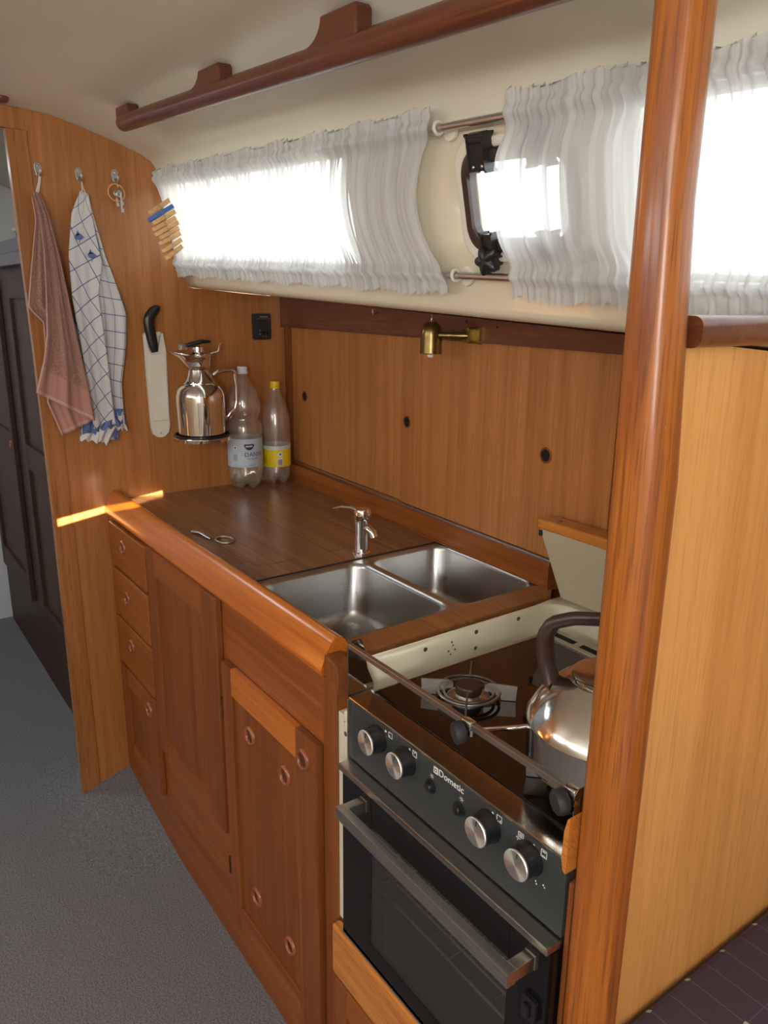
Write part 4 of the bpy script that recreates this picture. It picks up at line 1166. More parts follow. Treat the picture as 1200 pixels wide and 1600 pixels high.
# crumpled blue-banded hem at the bottom
def hem(L, R, x0, amp, ph, mat, nt=8):
    b = bmesh.new()
    Lc = poly_curve([(x0, y, z) for y, z in L]); Rc = poly_curve([(x0, y, z) for y, z in R])
    sheet(b, Lc, Rc, 26, nt, lambda s, tt: (amp * math.sin(s * 11 + ph + tt * 2), 0, 0.004 * math.sin(s * 17 + ph) * tt))
    for f in b.faces: f.material_index = 0
    o = finish('woven_hem', b, mat, t); md = o.modifiers.new('t', 'SOLIDIFY'); md.thickness = 0.0015
hem([(0.033, 1.195), (0.033, 1.155)], [(0.0625, 1.193), (0.0645, 1.150)], 0.027, 0.002, 0, 'tt_blue')
hem([(0.034, 1.155), (0.036, 1.138)], [(0.0645, 1.150), (0.067, 1.135)], 0.027, 0.003, 1, 'tt_white')
hem([(-0.002, 1.158), (-0.008, 1.140)], [(0.036, 1.172), (0.046, 1.150)], 0.034, 0.004, 2, 'tt_blue')
hem([(-0.048, 1.165), (-0.052, 1.130)], [(-0.012, 1.165), (-0.008, 1.125)], 0.016, 0.003, 3, 'tt_blue')
hem([(-0.052, 1.132), (-0.060, 1.116)], [(-0.004, 1.135), (-0.006, 1.102)], 0.018, 0.005, 4, 'tt_white')
hem([(-0.006, 1.142), (-0.012, 1.110)], [(0.040, 1.148), (0.012, 1.094)], 0.024, 0.006, 5, 'tt_white')
hem([(0.020, 1.140), (0.014, 1.118)], [(0.052, 1.142), (0.044, 1.106)], 0.015, 0.003, 6, 'tt_blue')
# small birds woven into the cloth and the motif on the hem
def patch(pts, x, mat, name):
    b = bmesh.new(); prism(b, pts, 'x', x, x + 0.0008); finish(name, b, mat, t)
def bird(cy, cz, s, x):
    body = [(cy + s * math.cos(a) * (0.9 if math.cos(a) > 0 else 1.0), cz + s * 0.78 * math.sin(a)) for a in [2 * PI * k / 16 for k in range(16)]]
    body[0] = (cy + s * 1.35, cz - s * 0.1)
    patch(body, x, 'tt_blue', 'bird_motif')
    patch([(cy - s * .8, cz + s * .2), (cy - s * .3, cz + s * 1.6), (cy + s * .2, cz + s * .5)], x, 'tt_blue', 'bird_motif')
    patch([(cy - s * .1, cz - s * .6), (cy + s * .12, cz - s * .6), (cy + s * .0, cz - s * 1.7), (cy - s * .12, cz - s * 1.7)], x, 'tt_blue', 'bird_motif')
bird(-0.020, 1.642, 0.010, 0.0385); bird(0.008, 1.598, 0.010, 0.0365)
patch([(0.042, 1.188), (0.046, 1.175), (0.0525, 1.175), (0.057, 1.188), (0.0555, 1.166), (0.050, 1.158), (0.044, 1.166)], 0.0300, 'tt_white', 'hem_motif')
b = bmesh.new(); tube(b, [(0.026, 0.001, 1.752), (0.0225, 0.002, 1.766), (0.0205, 0.002, 1.783), (0.0215, 0.004, 1.766), (0.024, 0.009, 1.750)], 0.0016, 8)
finish('hanging_loop', b, 'loop', t, 60)

# keys
t = thing('key_ring', 'hoop with a bunch of small keys hanging from the right hook', 'keys', (0.02, 0.094, 1.76))
b = bmesh.new(); ring(b, (0.0215, 0.089, 1.758), (1, 0.05, 0.1), 0.0215, 0.0018, 36, 8); finish('hoop', b, 'peg', t, 60)
b = bmesh.new(); ring(b, (0.0215, 0.094, 1.7745), (0.2, 1, 0), 0.008, 0.0009, 20, 6); finish('split_ring', b, 'galv', t, 60)
for k, (yy, zz, ln, tl) in enumerate(((0.090, 1.762, 0.038, 0.0), (0.096, 1.764, 0.036, 0.004), (0.093, 1.760, 0.050, 0.006))):
    b = bmesh.new(); ring(b, (0.0185 + k * 0.0036, yy, zz - 0.006), (1, 0, 0), 0.0055, 0.0022, 18, 6, flat=.5)
    box(b, 0.0178 + k * 0.0036, 0.0192 + k * 0.0036, yy - 0.0022 + tl, yy + 0.0022 + tl, zz - ln, zz - 0.011)
    box(b, 0.0178 + k * 0.0036, 0.0192 + k * 0.0036, yy + 0.002 + tl, yy + 0.0055 + tl, zz - ln, zz - ln + 0.009)
    finish('key', b, 'galv', t, 50)

# clothes pegs clipped along the end of the curtain
pegyz = [((0.1793, 0.1161, 1.6962), (0.2018, 0.1635, 1.73)), ((0.1897, 0.1104, 1.6786), (0.2174, 0.1666, 1.7154)), ((0.1956, 0.1192, 1.6712), (0.2209, 0.1694, 1.7027)), ((0.188, 0.1208, 1.6567), (0.2144, 0.1726, 1.6883)), ((0.1973, 0.1224, 1.6442), (0.2237, 0.175, 1.6773)), ((0.1961, 0.1347, 1.638), (0.2183, 0.178, 1.6642)), ((0.1936, 0.133, 1.6235), (0.2181, 0.1807, 1.6522)), ((0.1948, 0.1396, 1.6054), (0.2158, 0.184, 1.6372)), ((0.1921, 0.1478, 1.5888), (0.2091, 0.1874, 1.6222))]
names = ['wooden clothes peg topmost of the fan, above the blue peg', 'blue plastic clothes peg among the wooden pegs', 'wooden clothes peg directly below the blue one', 'wooden clothes peg second below the blue one', 'wooden clothes peg third below the blue one', 'wooden clothes peg fourth below the blue one', 'wooden clothes peg third from the bottom of the fan', 'wooden clothes peg second from the bottom of the fan', 'wooden clothes peg lowest in the fan by the curtain']
for k, (q0, q1) in enumerate(pegyz):
    p0 = Vector(q0); p1 = Vector(q1); d = (p1 - p0).normalized()
    out_ = (Vector((0.80, -0.58, 0)) - d * d.dot(Vector((0.80, -0.58, 0)))).normalized(); nn = out_.cross(d)
    t = thing('clothes_peg', names[k], 'clothes peg', p0, 'clothes pegs on the curtain edge')
    L = (p1 - p0).length; mat = 'blue_peg' if k == 1 else 'peg'
    for sgn in (0, 1):
        b = bmesh.new()
        xx = 0.0012 if sgn else -0.0062
        th = 0.0048
        out = [(0, 0 if not sgn else th * .5), (0, th * .5 if not sgn else th), (L * .55, th), (L, th * (1.0)), (L, 0), (L * .55, 0)]
        A = []; B = []
        for a, h in out:
            base = p0 + d * a
            hh = h if not sgn else h + 0.0052
            A.append(b.verts.new(base + nn * -0.0048 + out_ * (hh - 0.005))); B.append(b.verts.new(base + nn * 0.0048 + out_ * (hh - 0.005)))
        b.faces.new(A); b.faces.new(B[::-1])
        for q in range(6): b.faces.new((A[q], A[(q + 1) % 6], B[(q + 1) % 6], B[q]))
        finish('prong', b, mat, t)
    b = bmesh.new(); c = p0 + d * L * .55
    ring(b, c, nn, 0.0042, 0.0008, 14, 5); tube(b, [c + nn * 0.0052 + out_ * 0.0055, c - nn * 0.0052 + out_ * 0.0055], 0.0008, 6)
    finish('spring', b, 'galv', t, 50)

# knife in its sheath
t = thing('knife_sheath', 'off-white plastic knife sheath screwed to the bulkhead', 'sheath', (0, 0.17, 1.10))
b = bmesh.new()
prism(b, [(0.138, 1.394), (0.145, 1.40), (0.150, 1.345), (0.176, 1.342), (0.188, 1.398), (0.195, 1.396), (0.201, 1.34), (0.1995, 1.132), (0.194, 1.113), (0.182, 1.102), (0.170, 1.099), (0.157, 1.102), (0.145, 1.113), (0.1425, 1.132), (0.1385, 1.30)], 'x', 0.0006, 0.010, 0.002)
finish('body', b, 'offwhite', t, 40)
b = bmesh.new(); prism(b, [(0.142, 1.340), (0.197, 1.340), (0.195, 1.150), (0.147, 1.150)], 'x', 0.0105, 0.0165, 0.0025); finish('pocket', b, 'offwhite', t, 40)
b = bmesh.new(); prism(b, [(0.150, 1.344), (0.177, 1.342), (0.190, 1.400), (0.148, 1.400)], 'x', 0.0004, 0.0030); finish('backing', b, 'offwhite', t)
screw(t, (0.0103, 0.170, 1.113), (1, 0, 0), 0.003); screw(t, (0.0035, 0.184, 1.388), (1, 0, 0), 0.003)
t = thing('knife', 'black-handled fillet knife standing in the white sheath', 'knife', (0.012, 0.16, 1.34))
b = bmesh.new()
cf = poly_curve([(0.013, 0.1665, 1.345), (0.013, 0.1615, 1.375), (0.013, 0.1565, 1.405), (0.013, 0.1545, 1.428), (0.014, 0.1575, 1.441), (0.014, 0.1665, 1.454), (0.014, 0.1795, 1.464), (0.014, 0.187, 1.463)])
rad = [(0, .008), (.12, .0115), (.5, .0135), (.72, .0135), (.9, .0115), (1, .007)]
tube(b, [cf(k / 24) for k in range(25)], [interp(rad, k / 24) for k in range(25)], 16, flat=(1.15, .8))
finish('handle', b, 'black', t, 60)

# socket
t = thing('power_socket', 'small black outlet plate on the bulkhead under the side deck', 'socket', (0, 0.507, 1.41))
b = bmesh.new(); prism(b, rounded(0.476, 0.538, 1.372, 1.450, 0.007, 4), 'x', 0.0004, 0.009, 0.0015); pl = finish('plate', b, 'black', t, 40)
b = bmesh.new(); prism(b, rounded(0.494, 0.532, 1.380, 1.432, 0.004, 3), 'x', 0.0091, 0.0105); finish('insert', b, 'black_matt', t)
b = bmesh.new()
for k in range(7): box(b, 0.0091, 0.0096, 0.500 + k * 0.0038, 0.5025 + k * 0.0038, 1.4385, 1.4415)
box(b, 0.0091, 0.0096, 0.492, 0.534, 1.4345, 1.4350)
for y, z in ((0.498, 1.400), (0.498, 1.388)): lathe(b, [(0.0018, 0), (0.0018, 0.0004), (0, 0.0004)], (0.0106, y, z), (1, 0, 0), 10)
box(b, 0.0106, 0.0109, 0.506, 0.511, 1.3815, 1.383); box(b, 0.0106, 0.0109, 0.516, 0.521, 1.3815, 1.383)
finish('print', b, 'print_dim', pl)
b = bmesh.new()
for y in (0.510, 0.523): lathe(b, [(0.0048, 0), (0.0048, 0.0004), (0, 0.0004)], (0.0106, y, 1.393), (1, 0, 0), 14)
finish('socket_hole', b, 'hole', t)

# flask and its shelf
fx, fy, fz = 0.088, 0.264, 1.113
t = thing('flask_holder', 'round metal wall shelf with raised rim under the flask', 'bracket', (0.0, fy, 1.096))
b = bmesh.new(); lathe(b, [(0.078, 0.0), (0.081, 0.001), (0.082, 0.010), (0.0815, 0.0105), (0.079, 0.0105), (0.0785, 0.0125), (0, 0.0125)], (fx, fy, 1.0965), n=44)
finish('tray', b, 'chrome', t, 40)
b = bmesh.new(); ring(b, (fx, fy, 1.1115), (0, 0, 1), 0.0775, 0.0038, 44, 10); finish('rubber_rim', b, 'black', t, 60)
b = bmesh.new(); box(b, 0.0005, 0.012, fy - 0.03, fy + 0.03, 1.094, 1.1085, 0.001); finish('wall_bracket', b, 'chrome', t, 40)
t = thing('vacuum_flask', 'chrome vacuum jug with long spout and curved handle on the wall shelf', 'flask', (fx, fy, 1.110))
b = bmesh.new(); lathe(b, [(0.062, -0.001), (0.066, 0.001), (0.0665, 0.010), (0.0675, 0.05), (0.069, 0.095), (0.0685, 0.115), (0.064, 0.132), (0.054, 0.144), (0.046, 0.1495), (0.0475, 0.1515), (0.0455, 0.1535), (0.039, 0.160), (0.033, 0.175), (0.031, 0.188)], (fx, fy, fz - 0.002), n=52)
finish('body', b, 'chrome', t, 35)
# flaring neck drawn out into a spout towards -y
b = bmesh.new()
def spoutmod(r, h, tt):
    k = max(0.0, min(1.0, (h - 0.186) / 0.040))
    c = max(0.0, -math.cos(tt - SP0))
    return (r + (0.042 * k ** 1.4) * c ** 5, h + 0.012 * k * c ** 5)
uu, ww = frame_of((0, 0, 1)); SP0 = math.atan2(Vector((0, 1, 0)).dot(ww), Vector((0, 1, 0)).dot(uu))
lathe(b, [(0.031, 0.187), (0.031, 0.200), (0.032, 0.212), (0.035, 0.222), (0.038, 0.228)], (fx, fy, fz - 0.002), n=52, mod=spoutmod, cap=False)
o = finish('spout', b, 'chrome', t, 50); md = o.modifiers.new('t', 'SOLIDIFY'); md.thickness = 0.0018
b = bmesh.new(); lathe(b, [(0.036, 0.2265), (0.036, 0.231), (0.024, 0.235), (0.018, 0.2365), (0.017, 0.250), (0.012, 0.252), (0, 0.252)], (fx, fy, fz - 0.002), n=36)
ld = finish('lid', b, 'chrome', t, 40)
b = bmesh.new(); tube(b, [(fx - 0.01, fy - 0.040, fz + 0.250), (fx, fy - 0.012, fz + 0.257), (fx + 0.004, fy + 0.010, fz + 0.263), (fx + 0.006, fy + 0.034, fz + 0.262)], [0.010, 0.012, 0.011, 0.007], 14, flat=(1.1, .55))
finish('stopper_lever', b, 'black', ld, 60)
b = bmesh.new(); box(b, fx - 0.02, fx + 0.002, fy - 0.050, fy - 0.030, fz + 0.240, fz + 0.256, 0.003); finish('lever_pivot', b, 'alu', ld, 40)
b = bmesh.new(); tube(b, [(fx, fy + 0.034, fz + 0.227), (fx + 0.003, fy + 0.052, fz + 0.231), (fx + 0.005, fy + 0.060, fz + 0.236), (fx + 0.006, fy + 0.062, fz + 0.250), (fx + 0.007, fy + 0.067, fz + 0.258)], [0.004, 0.0045, 0.006, 0.003, 0.002], 12)
finish('thumb_rest', b, 'chrome', t, 50)
b = bmesh.new()
cf = poly_curve([(fx + .004, fy + 0.040, fz + 0.168), (fx + .008, fy + 0.052, fz + 0.176), (fx + .010, fy + 0.072, fz + 0.181), (fx + .012, fy + 0.096, fz + 0.181), (fx + .012, fy + 0.104, fz + 0.172), (fx + .012, fy + 0.108, fz + 0.130), (fx + .012, fy + 0.107, fz + 0.085), (fx + .011, fy + 0.102, fz + 0.067), (fx + .009, fy + 0.088, fz + 0.055), (fx + .006, fy + 0.080, fz + 0.043), (fx + .004, fy + 0.068, fz + 0.040)])
tube(b, [cf(k / 50) for k in range(51)], [0.0052 + 0.0012 * math.cos(k / 50 * 2 * PI) for k in range(51)], 12, flat=(.8, 1.2))
finish('handle', b, 'chrome', t, 60)

# ------------------------------------------------------------------ bottles
def bottle(loc, label, prof, R, labz, labmat, capmat, waterz, foot, prints, name_group='plastic bottles in the worktop corner'):
    cx, cy = loc; z0 = 0.9305
    t = thing('water_bottle', label, 'bottle', (cx, cy, z0), name_group)
    def petal(r, h, tt):
        k = max(0.0, 1 - h / 0.040)
        c = math.cos(2.5 * tt) ** 2
        return (r * (1 - 0.16 * k * (1 - c)), h + 0.017 * (1 - c) * k ** 1.5 * min(1, r / 0.02))
    n = 50
    lo = [p for p in prof if p[1] <= 0.052]; hi = [p for p in prof if p[1] >= 0.050]
    b = bmesh.new(); lathe(b, [(0, 0.010), (0.012, 0.006)] + lo, (cx, cy, z0), n=n, mod=petal, cap=False)
    finish('foot', b, foot, t, 60)
    b = bmesh.new(); lathe(b, hi, (cx, cy, z0), n=n, cap=False)
    finish('body', b, 'pet', t, 60)
    H = prof[-1][1]
    b = bmesh.new(); lathe(b, [(0.0165, H - 0.014), (0.0165, H - 0.010), (0.0150, H - 0.009), (0.0155, H - 0.008), (0.0155, H + 0.005), (0.0145, H + 0.007), (0, H + 0.007)], (cx, cy, z0), n=40, mod=lambda r, h, tt: (r * (1 + 0.015 * math.cos(24 * tt)), h))
    finish('cap', b, capmat, t, 40)
    b = bmesh.new(); lathe(b, [(R + 0.0006, labz[0]), (R + 0.0006, labz[1])], (cx, cy, z0), n=n, cap=False)
    lb = finish('label', b, labmat, t, 60)
    def wrap(a0, zc, e=0.0010):
        # plane coordinates wrapped on the label; a0 = heading of the patch centre
        def f(u, v, w):
            a = a0 + u / R
            return Vector((cx + (R + e + w) * math.cos(a), cy + (R + e + w) * math.sin(a), z0 + zc + v))
        return f
    for pr in prints: pr(lb, wrap)
    return t
def bar_grid(b, f, u0, v0, w, h, n):
    for k in range(n):
        u = u0 + w * k / n
        for j in range(1):
            q = [f(u, v0, 0), f(u + w / n * .55, v0, 0), f(u + w / n * .55, v0 + h, 0), f(u, v0 + h, 0)]
            b.faces.new([b.verts.new(p) for p in q])
def patch_rect(b, f, u0, v0, w, h, e=0.0, n=6):
    for k in range(n):
        q = [f(u0 + w * k / n, v0, e), f(u0 + w * (k + 1) / n, v0, e), f(u0 + w * (k + 1) / n, v0 + h, e), f(u0 + w * k / n, v0 + h, e)]
        b.faces.new([b.verts.new(p) for p in q])
VIEW = -0.43                                            # heading in which the labels face, roughly towards the saloon
def p_big(lb, wrap):
    f = wrap(VIEW + 0.52, 0.105)
    b = bmesh.new(); text_bm(b, 'DANSK', 0.0185, lambda u, v, w: f(u, v, 0)); text_bm(b, 'KILDEVAND', 0.0062, lambda u, v, w: f(u - 0.004, v - 0.009, 0)); text_bm(b, '2 liter', 0.0070, lambda u, v, w: f(u - 0.010, v - 0.029, 0))
    finish('lettering', b, 'navy', lb)
    f = wrap(VIEW + 0.22, 0.135)
    b = bmesh.new()
    for k in range(12):
        u0 = -0.015 + 0.0025 * k; dep = 0.018 * math.sqrt(max(0, 1 - ((u0 + 0.00125) / 0.0155) ** 2))
        b.faces.new([b.verts.new(f(u, v, 0)) for u, v in ((u0, 0.008 - dep), (u0 + 0.0025, 0.008 - dep), (u0 + 0.0025, 0.008), (u0, 0.008))])
    finish('emblem', b, 'navy', lb)
    b = bmesh.new()
    for k in range(5): patch_rect(b, f, -0.0105 + k * 0.0043, -0.001, 0.0030, 0.0050, 0.0004, 1)
    finish('emblem_letters', b, 'print', lb)
    f = wrap(VIEW - 0.60, 0.098)
    b = bmesh.new(); bar_grid(b, f, -0.007, -0.006, 0.014, 0.020, 9)
    patch_rect(b, f, 0.014, 0.030, 0.026, 0.0010); patch_rect(b, f, 0.014, 0.024, 0.026, 0.0008); patch_rect(b, f, 0.014, 0.018, 0.020, 0.0008); patch_rect(b, f, 0.014, 0.012, 0.024, 0.0008)
    patch_rect(b, f, -0.008, -0.022, 0.050, 0.0009)
    finish('small_print', b, 'print_dim', lb)
    b = bmesh.new(); ring_pts = [(0.0065 * math.cos(a), 0.034 + 0.0065 * math.sin(a)) for a in [2 * PI * k / 16 for k in range(16)]]
    b.faces.new([b.verts.new(f(u, v, 0.0001)) for u, v in ring_pts]); m1 = finish('deposit_mark', b, 'print', lb)
    b = bmesh.new(); b.faces.new([b.verts.new(f(u, v, 0.0004)) for u, v in ((-0.003, 0.035), (0.003, 0.037), (0.002, 0.030), (-0.001, 0.032))]); finish('deposit_arrow', b, 'navy', lb)
def p_small(lb, wrap):
    b = bmesh.new(); f = wrap(VIEW + 0.0, 0.0)
    finish_dummy = None
    for k in range(50):
        a = 2 * PI * k / 50
    b.free()
    b = bmesh.new(); f = wrap(VIEW + 0.20, 0.080)
    patch_rect(b, f, -0.008, -0.018, 0.016, 0.026, 0.0001); pts = [(0.0085 * math.cos(a), 0.018 + 0.0085 * math.sin(a)) for a in [2 * PI * k / 16 for k in range(16)]]
    b.faces.new([b.verts.new(f(u, v, 0.0001)) for u, v in pts]); finish('deposit_mark', b, 'print', lb)
    b = bmesh.new(); bar_grid(b, lambda u, v, w: f(u, v, 0.0004), -0.0065, -0.016, 0.013, 0.018, 9)
    b.faces.new([b.verts.new(f(u, v, 0.0004)) for u, v in ((-0.003, 0.019), (0.003, 0.022), (0.002, 0.014), (-0.001, 0.016))]); finish('small_print', b, 'ink', lb)
    b = bmesh.new(); g = wrap(VIEW - 0.95, 0.080)
    for k in range(4):
        patch_rect(b, lambda u, v, w: g(u, v + u * 0.6 + 0.006 * k - 0.01, 0.0002), -0.014 + 0.003 * k, 0.0, 0.024 - 0.004 * k, 0.0016, 0, 5)
    finish('brush_mark', b, 'ink', lb)
M['lab_blue'] = plain('pale_blue_label', (0.50, 0.60, 0.72), 0.4)
M['lab_yellow'] = plain('yellow_label', (0.80, 0.60, 0.01), 0.4)
M['lab_white'] = plain('white_label_band', (0.60, 0.68, 0.72), 0.4)
bottle((0.062, 0.410), 'large clear bottle with white cap and pale blue water label',
       [(0.030, 0.0), (0.040, 0.004), (0.048, 0.014), (0.052, 0.030), (0.0525, 0.051), (0.0525, 0.052), (0.0525, 0.060), (0.0525, 0.168), (0.0525, 0.190), (0.049, 0.204), (0.0425, 0.212), (0.0425, 0.220), (0.048, 0.230), (0.0505, 0.245), (0.0495, 0.265), (0.043, 0.290), (0.032, 0.315), (0.020, 0.332), (0.0135, 0.342), (0.0130, 0.362)],
       0.0525, (0.072, 0.158), 'lab_blue', 'white_cap', 0, 'pet_green', [p_big])
tb = bottle((0.056, 0.520), 'smaller clear bottle with yellow cap and yellow label in the corner',
       [(0.027, 0.0), (0.036, 0.004), (0.042, 0.014), (0.0445, 0.028), (0.0445, 0.051), (0.0445, 0.052), (0.0445, 0.060), (0.0445, 0.140), (0.0440, 0.160), (0.0445, 0.175), (0.0430, 0.200), (0.0385, 0.228), (0.032, 0.250), (0.0235, 0.270), (0.0150, 0.288), (0.0130, 0.298), (0.0130, 0.312)],
       0.0445, (0.058, 0.112), 'lab_yellow', 'yellow_cap', 0, 'pet', [p_small])
b = bmesh.new(); lathe(b, [(0.0451, 0.112), (0.0451, 0.124)], (0.056, 0.520, 0.9305), n=50, cap=False); finish('label_band', b, 'lab_white', tb, 60)

# ------------------------------------------------------------------ brass reading lamp
t = thing('reading_lamp', 'small brass bell-shaped lamp on an arm from the dark rail', 'lamp', (0.95, yback(0.95) - 0.024, 1.43))
lx, ly, lz = 0.862, 0.482, 1.452
b = bmesh.new(); lathe(b, [(0.024, -0.068), (0.0245, -0.066), (0.0235, -0.063), (0.0235, -0.030), (0.0225, -0.018), (0.018, -0.007), (0.010, -0.001), (0.004, 0.0)], (lx, ly, lz), n=36, cap=False)
o = finish('shade', b, 'brass', t, 45); md = o.modifiers.new('t', 'SOLIDIFY'); md.thickness = 0.0012
b = bmesh.new(); lathe(b, [(0.0035, 0.0), (0.003, 0.003), (0.0012, 0.004), (0.0011, 0.015), (0, 0.016)], (lx, ly, lz), n=12); finish('finial', b, 'chrome', t, 50)
b = bmesh.new(); lathe(b, [(0.008, -0.050), (0.008, -0.072), (0.006, -0.076), (0, -0.077)], (lx, ly, lz), n=16); finish('bulb', b, 'offwhite', t, 50)
yb = yback(0.94) - 0.024
b = bmesh.new()
tube(b, [(lx + 0.022, ly + 0.005, lz - 0.028), (lx + 0.045, ly + 0.020, lz - 0.028), (0.930, yb - 0.010, lz - 0.028)], [0.0075, 0.0065, 0.0085], 14)
lathe(b, [(0.006, -0.006), (0.0085, 0), (0.006, 0.006)], (lx + 0.040, ly + 0.017, lz - 0.028), (1, .7, 0), 16)
finish('arm', b, 'brass', t, 50)
b = bmesh.new(); skewbox(b, 0.917, 0.957, 0.0245, 0.030, 1.408, 1.442, False, 0.001); skewbox(b, 0.918, 0.942, 0.0305, 0.044, 1.416, 1.434, False, 0.003); finish('mount_plate', b, 'brass', t, 40)
t = thing('cup_hook', 'tiny dark hook on the rail under the side deck', 'hook', (0.56, yback(.56) - 0.024, 1.47))
b = bmesh.new(); yy = yback(.555) - 0.0245; tube(b, [(0.555, yy, 1.462), (0.555, yy - 0.008, 1.463), (0.559, yy - 0.016, 1.458), (0.559, yy - 0.020, 1.465), (0.557, yy - 0.018, 1.472)], 0.0018, 8); finish('prong', b, 'galv', t, 50)
for hx, hz in ((0.905, 1.452), (1.005, 1.444)):
    b = bmesh.new(); lathe(b, [(0.0028, 0.0), (0.0028, 0.0003), (0, 0.0004)], (hx, yback(hx) - 0.024, hz), (0, -1, 0), 12); o = finish('screw_hole', b, 'hole', bpy.data.objects['trim_2'])

# ------------------------------------------------------------------ handrail overhead
t = thing('handrail', 'long red mahogany grab rail fixed under the headliner', 'handrail', (1.0, 0.012, 1.85))
b = bmesh.new()
def ceilz(y, x): return interp(side, y) - SH * x
def zb_(x): return 1.846 - 0.0605 * (x - 0.350)          # underside of the rail
RH = 0.034
pts = []
x0, xE = 0.338, 1.722
pads = [(0.338, 0.418, False), (0.795, 0.882, True), (1.205, 1.292, True), (1.625, 1.708, True)]
def taper(x):
    e = min(1.0, max(0.0, (x - x0) / 0.016)); return 0.55 + 0.45 * math.sqrt(1 - (1 - e) ** 2)
xs_ = [x0, x0 + .002, x0 + .005, x0 + .009, x0 + .016] + [x0 + .016 + (xE - x0 - .016) * k / 20 for k in range(1, 21)]
tube(b, [(x, 0.013, zb_(x) + 0.0175) for x in xs_], [0.0175 * taper(x) for x in xs_], 24)
finish('rail', b, 'handrail', t, 50)
for a, c, fl in pads:
    up = []
    if fl:
        for k in range(9):
            q = k / 8; xx = a - 0.050 + 0.050 * math.sin(q * PI / 2); zt0 = zb_(xx) + RH - 0.003
            up.append((xx, zt0 + (ceilz(0.02, xx) - 0.0012 - zt0) * (1 - math.cos(q * PI / 2))))
    else: up += [(a, zb_(a) + 0.016), (a, ceilz(0.02, a) - 0.0012)]
    up += [(c - 0.004, ceilz(0.02, c) - 0.0012), (c, ceilz(0.02, c) - 0.006), (c, zb_(c) + RH - 0.004), (c, zb_(c) + 0.016)]
    if fl: up.append((a - 0.050, zb_(a - 0.05) + 0.016))
    b = bmesh.new()
    prism(b, up, 'y', 0.000, 0.026)
    o = finish('standoff', b, 'handrail', t, 35)
    md = o.modifiers.new('bev', 'BEVEL'); md.width = 0.003; md.segments = 3; md.limit_method = 'ANGLE'; md.angle_limit = math.radians(50)
# dark round fitting on the headliner near the doorway
b = bmesh.new(); lathe(b, [(0.016, 0.0), (0.016, -0.006), (0.012, -0.012), (0, -0.014)], (0.09, -0.180, ceilz(-0.18, 0.09) - 0.0005), (0, 0, 1), 24)
f = finish('ceiling_button', b, 'handrail', smooth=50, origin=(0.09, -0.18, 1.93)); tag(f, 'small dark wooden button on the headliner above the doorway', 'wood button')

# ------------------------------------------------------------------ curtain rods and curtains
def rod(z0, off, x0, x1, label):
    t = thing('curtain_rod', label, 'curtain rod', ((x0 + x1) / 2, ywall(z0) - off, z0 - SH * 1.2), 'curtain rods')
    b = bmesh.new(); cyl(b, (x0, ywall(z0) - off, z0 - SH * x0), (x1, ywall(z0) - off, z0 - SH * x1), 0.0055, 14)
    finish('tube', b, 'alu', t, 50)
    for cx in (1.228 if z0 > 1.7 else 1.225, 2.2, 0.11):
        y = ywall(z0) - off; zc = z0 - SH * cx
        b = bmesh.new(); ring(b, (cx, y, zc), (1, 0, 0), 0.0085, 0.0028, 20, 8)
        lathe(b, [(0.016, 0.0), (0.015, 0.004), (0.006, 0.007), (0.005, off - 0.008)], (cx, y + off - 0.0005, zc), (0, -1, 0), 20)
        finish('bracket', b, 'offwhite', t, 50)
    return t
ZU, ZL = 1.794, 1.587
UO, LO = 0.028, 0.028
rod(ZU, UO - 0.002, 0.070, 2.40, 'upper aluminium curtain rod above the windows')
rod(ZL, LO - 0.002, 0.070, 2.40, 'lower aluminium curtain rod below the windows')

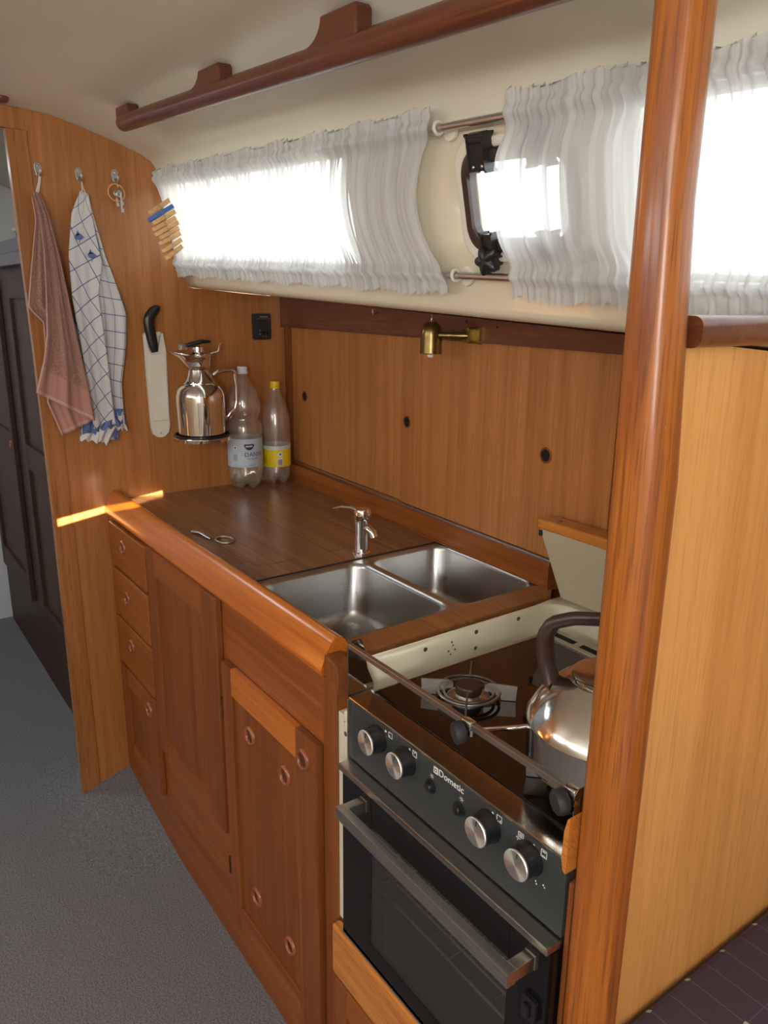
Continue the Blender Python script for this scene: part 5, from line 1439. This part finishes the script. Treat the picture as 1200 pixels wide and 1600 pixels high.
def curtain(x0t, x1t, x0b, x1b, label, seed, edge_l=0.0, edge_r=0.0, wav=0.030, swell=0.0):
    rnd = random.Random(seed)
    comps = [(2 * PI / (wav * q), rnd.random() * 6.28, a) for q, a in ((1.0, .42), (0.62, .28), (1.7, .36), (0.37, .16), (2.6, .25))]
    drift = [rnd.uniform(-1.3, 1.3) for _ in comps]
    nx = int((x1t - x0t) / 0.0028); nt = 72
    b = bmesh.new(); uvl = b.loops.layers.uv.verify()
    zt, zbm = ZU + 0.026, ZL - 0.030
    Wd = x1t - x0t
    rows = []
    for j in range(nt + 1):
        tq = j / nt; z0 = zt + (zbm - zt) * tq
        row = []
        for i in range(nx + 1):
            s = i / nx
            xa = x0t + (x0b - x0t) * tq; xb_ = x1t + (x1b - x1t) * tq
            bul = math.sin(PI * min(1, max(0, (tq - .1) / .8)))
            xa += edge_l * bul; xb_ += edge_r * bul
            x = xa + (xb_ - xa) * s
            u = x0t + Wd * s
            f = sum(a * math.sin(k * u + p + dr * (tq - .5)) for (k, p, a), dr in zip(comps, drift))
            near = max(math.exp(-((z0 - ZU) / 0.030) ** 2), math.exp(-((z0 - ZL) / 0.030) ** 2))
            hemf = 1.0 if (z0 > ZU + 0.012 or z0 < ZL - 0.012) else 0
            f2 = math.sin(2 * PI * u / 0.0125 + 2.2 * math.sin(u * 31 + seed)) + 0.5 * math.sin(2 * PI * u / 0.021 + seed * 2)
            amp = 0.0058 * (1 - 0.45 * near)
            y = ywall(z0) - UO - 0.0035 - swell * (1 - near) ** 2 * (0.35 if z0 > ZU or z0 < ZL else 1) + amp * f + 0.0042 * near * f2 + 0.003 * hemf * f2
            # the cloth wraps its rods: bulge towards the cabin at both pockets
            y -= 0.008 * math.exp(-((z0 - ZU) / 0.009) ** 2) + 0.008 * math.exp(-((z0 - ZL) / 0.009) ** 2)
            y = min(y, ywall(z0) - 0.004)
            z = z0 - SH * x
            if j == nt or j == 0: z += 0.0035 * f2 + 0.003 * math.sin(u * 43 + seed)
            x += 0.002 * near * f2
            row.append(b.verts.new((x, y, z)))
        rows.append(row)
    for j in range(nt):
        for i in range(nx):
            f = b.faces.new((rows[j][i], rows[j][i + 1], rows[j + 1][i + 1], rows[j + 1][i])); f.smooth = True
            for l, (p, q) in zip(f.loops, ((i, j), (i + 1, j), (i + 1, j + 1), (i, j + 1))): l[uvl].uv = (p / nx * Wd * 1.0, q / nt * 0.24)
    o = finish('curtain', b, 'curtain', origin=((x0t + x1t) / 2, 0.2, 1.7))
    for p in o.data.polygons: p.use_smooth = True
    return tag(o, label, 'curtain', 'window curtains')
curtain(0.064, 1.215, 0.048, 1.204, 'wide gathered white curtain across the forward window', 1, 0.0, -0.050)
curtain(1.378, 1.615, 1.352, 1.615, 'gathered white curtain covering half the opening port', 5, -0.016, 0.0, 0.034, 0.017)
curtain(1.622, 2.360, 1.622, 2.360, 'gathered white curtain to the right of the varnished post', 8, -0.004, 0.0, 0.034)

# ------------------------------------------------------------------ settee cushion
b = bmesh.new(); box(b, 1.784, 2.6, 0.02, 0.69, 0.560, 0.680, 0.018, 4)
f = finish('seat_cushion', b, 'cushion', smooth=60, origin=(1.78, 0.0, 0.56)); tag(f, 'dark aubergine checked settee cushion against the half bulkhead', 'cushion')
b = bmesh.new(); box(b, 1.7825, 2.6, 0.03, 0.69, 0.0, 0.5595)
f = finish('settee_base', b, 'mahog_x', origin=(2.2, 0.3, 0)); tag(f, 'varnished settee base under the checked cushion', 'bench')

# ------------------------------------------------------------------ fore cabin seen through the doorway
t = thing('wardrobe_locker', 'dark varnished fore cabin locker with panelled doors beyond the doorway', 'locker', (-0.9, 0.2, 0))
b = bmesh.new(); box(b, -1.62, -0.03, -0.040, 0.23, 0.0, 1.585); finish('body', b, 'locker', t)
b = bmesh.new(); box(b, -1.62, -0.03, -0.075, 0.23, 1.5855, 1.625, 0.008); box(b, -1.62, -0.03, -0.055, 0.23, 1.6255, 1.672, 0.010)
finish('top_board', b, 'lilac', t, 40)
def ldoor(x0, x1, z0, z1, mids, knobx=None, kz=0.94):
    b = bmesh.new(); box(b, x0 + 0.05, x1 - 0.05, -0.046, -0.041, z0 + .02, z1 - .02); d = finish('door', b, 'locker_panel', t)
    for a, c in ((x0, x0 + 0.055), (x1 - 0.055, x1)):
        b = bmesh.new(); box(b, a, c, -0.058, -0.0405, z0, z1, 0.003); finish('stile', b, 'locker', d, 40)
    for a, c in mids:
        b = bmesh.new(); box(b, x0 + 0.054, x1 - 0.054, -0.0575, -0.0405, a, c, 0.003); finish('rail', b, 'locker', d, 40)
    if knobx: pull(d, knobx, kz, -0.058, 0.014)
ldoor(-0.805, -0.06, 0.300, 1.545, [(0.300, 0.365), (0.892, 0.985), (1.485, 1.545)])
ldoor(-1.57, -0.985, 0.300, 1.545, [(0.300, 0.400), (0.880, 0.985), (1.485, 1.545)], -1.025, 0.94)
t = thing('storage_box', 'cream card box lid lying on top of the dark locker', 'box', (-0.62, 0.03, 1.673))
b = bmesh.new(); box(b, -0.78, -0.56, -0.02, 0.14, 1.700, 1.712, 0.001)
finish('lid', b, 'cardb', t)
b = bmesh.new(); box(b, -0.77, -0.57, -0.01, 0.13, 1.6735, 1.699, 0.002); finish('body', b, 'red', t)
b = bmesh.new()
bmesh.ops.create_icosphere(b, subdivisions=3, radius=1.0)
for v in b.verts:
    k = 1 + 0.16 * math.sin(v.co.x * 5 + 1) * math.sin(v.co.y * 4) + 0.1 * math.sin(v.co.z * 7)
    v.co = Vector((-0.47 + v.co.x * 0.055 * k, 0.030 + v.co.y * 0.05 * k, max(1.673, 1.712 + v.co.z * 0.065 * k)))
f = finish('red_bag', b, 'red', smooth=60, origin=(-0.47, 0.03, 1.673)); tag(f, 'crumpled red cloth bag on top of the dark locker', 'bag')
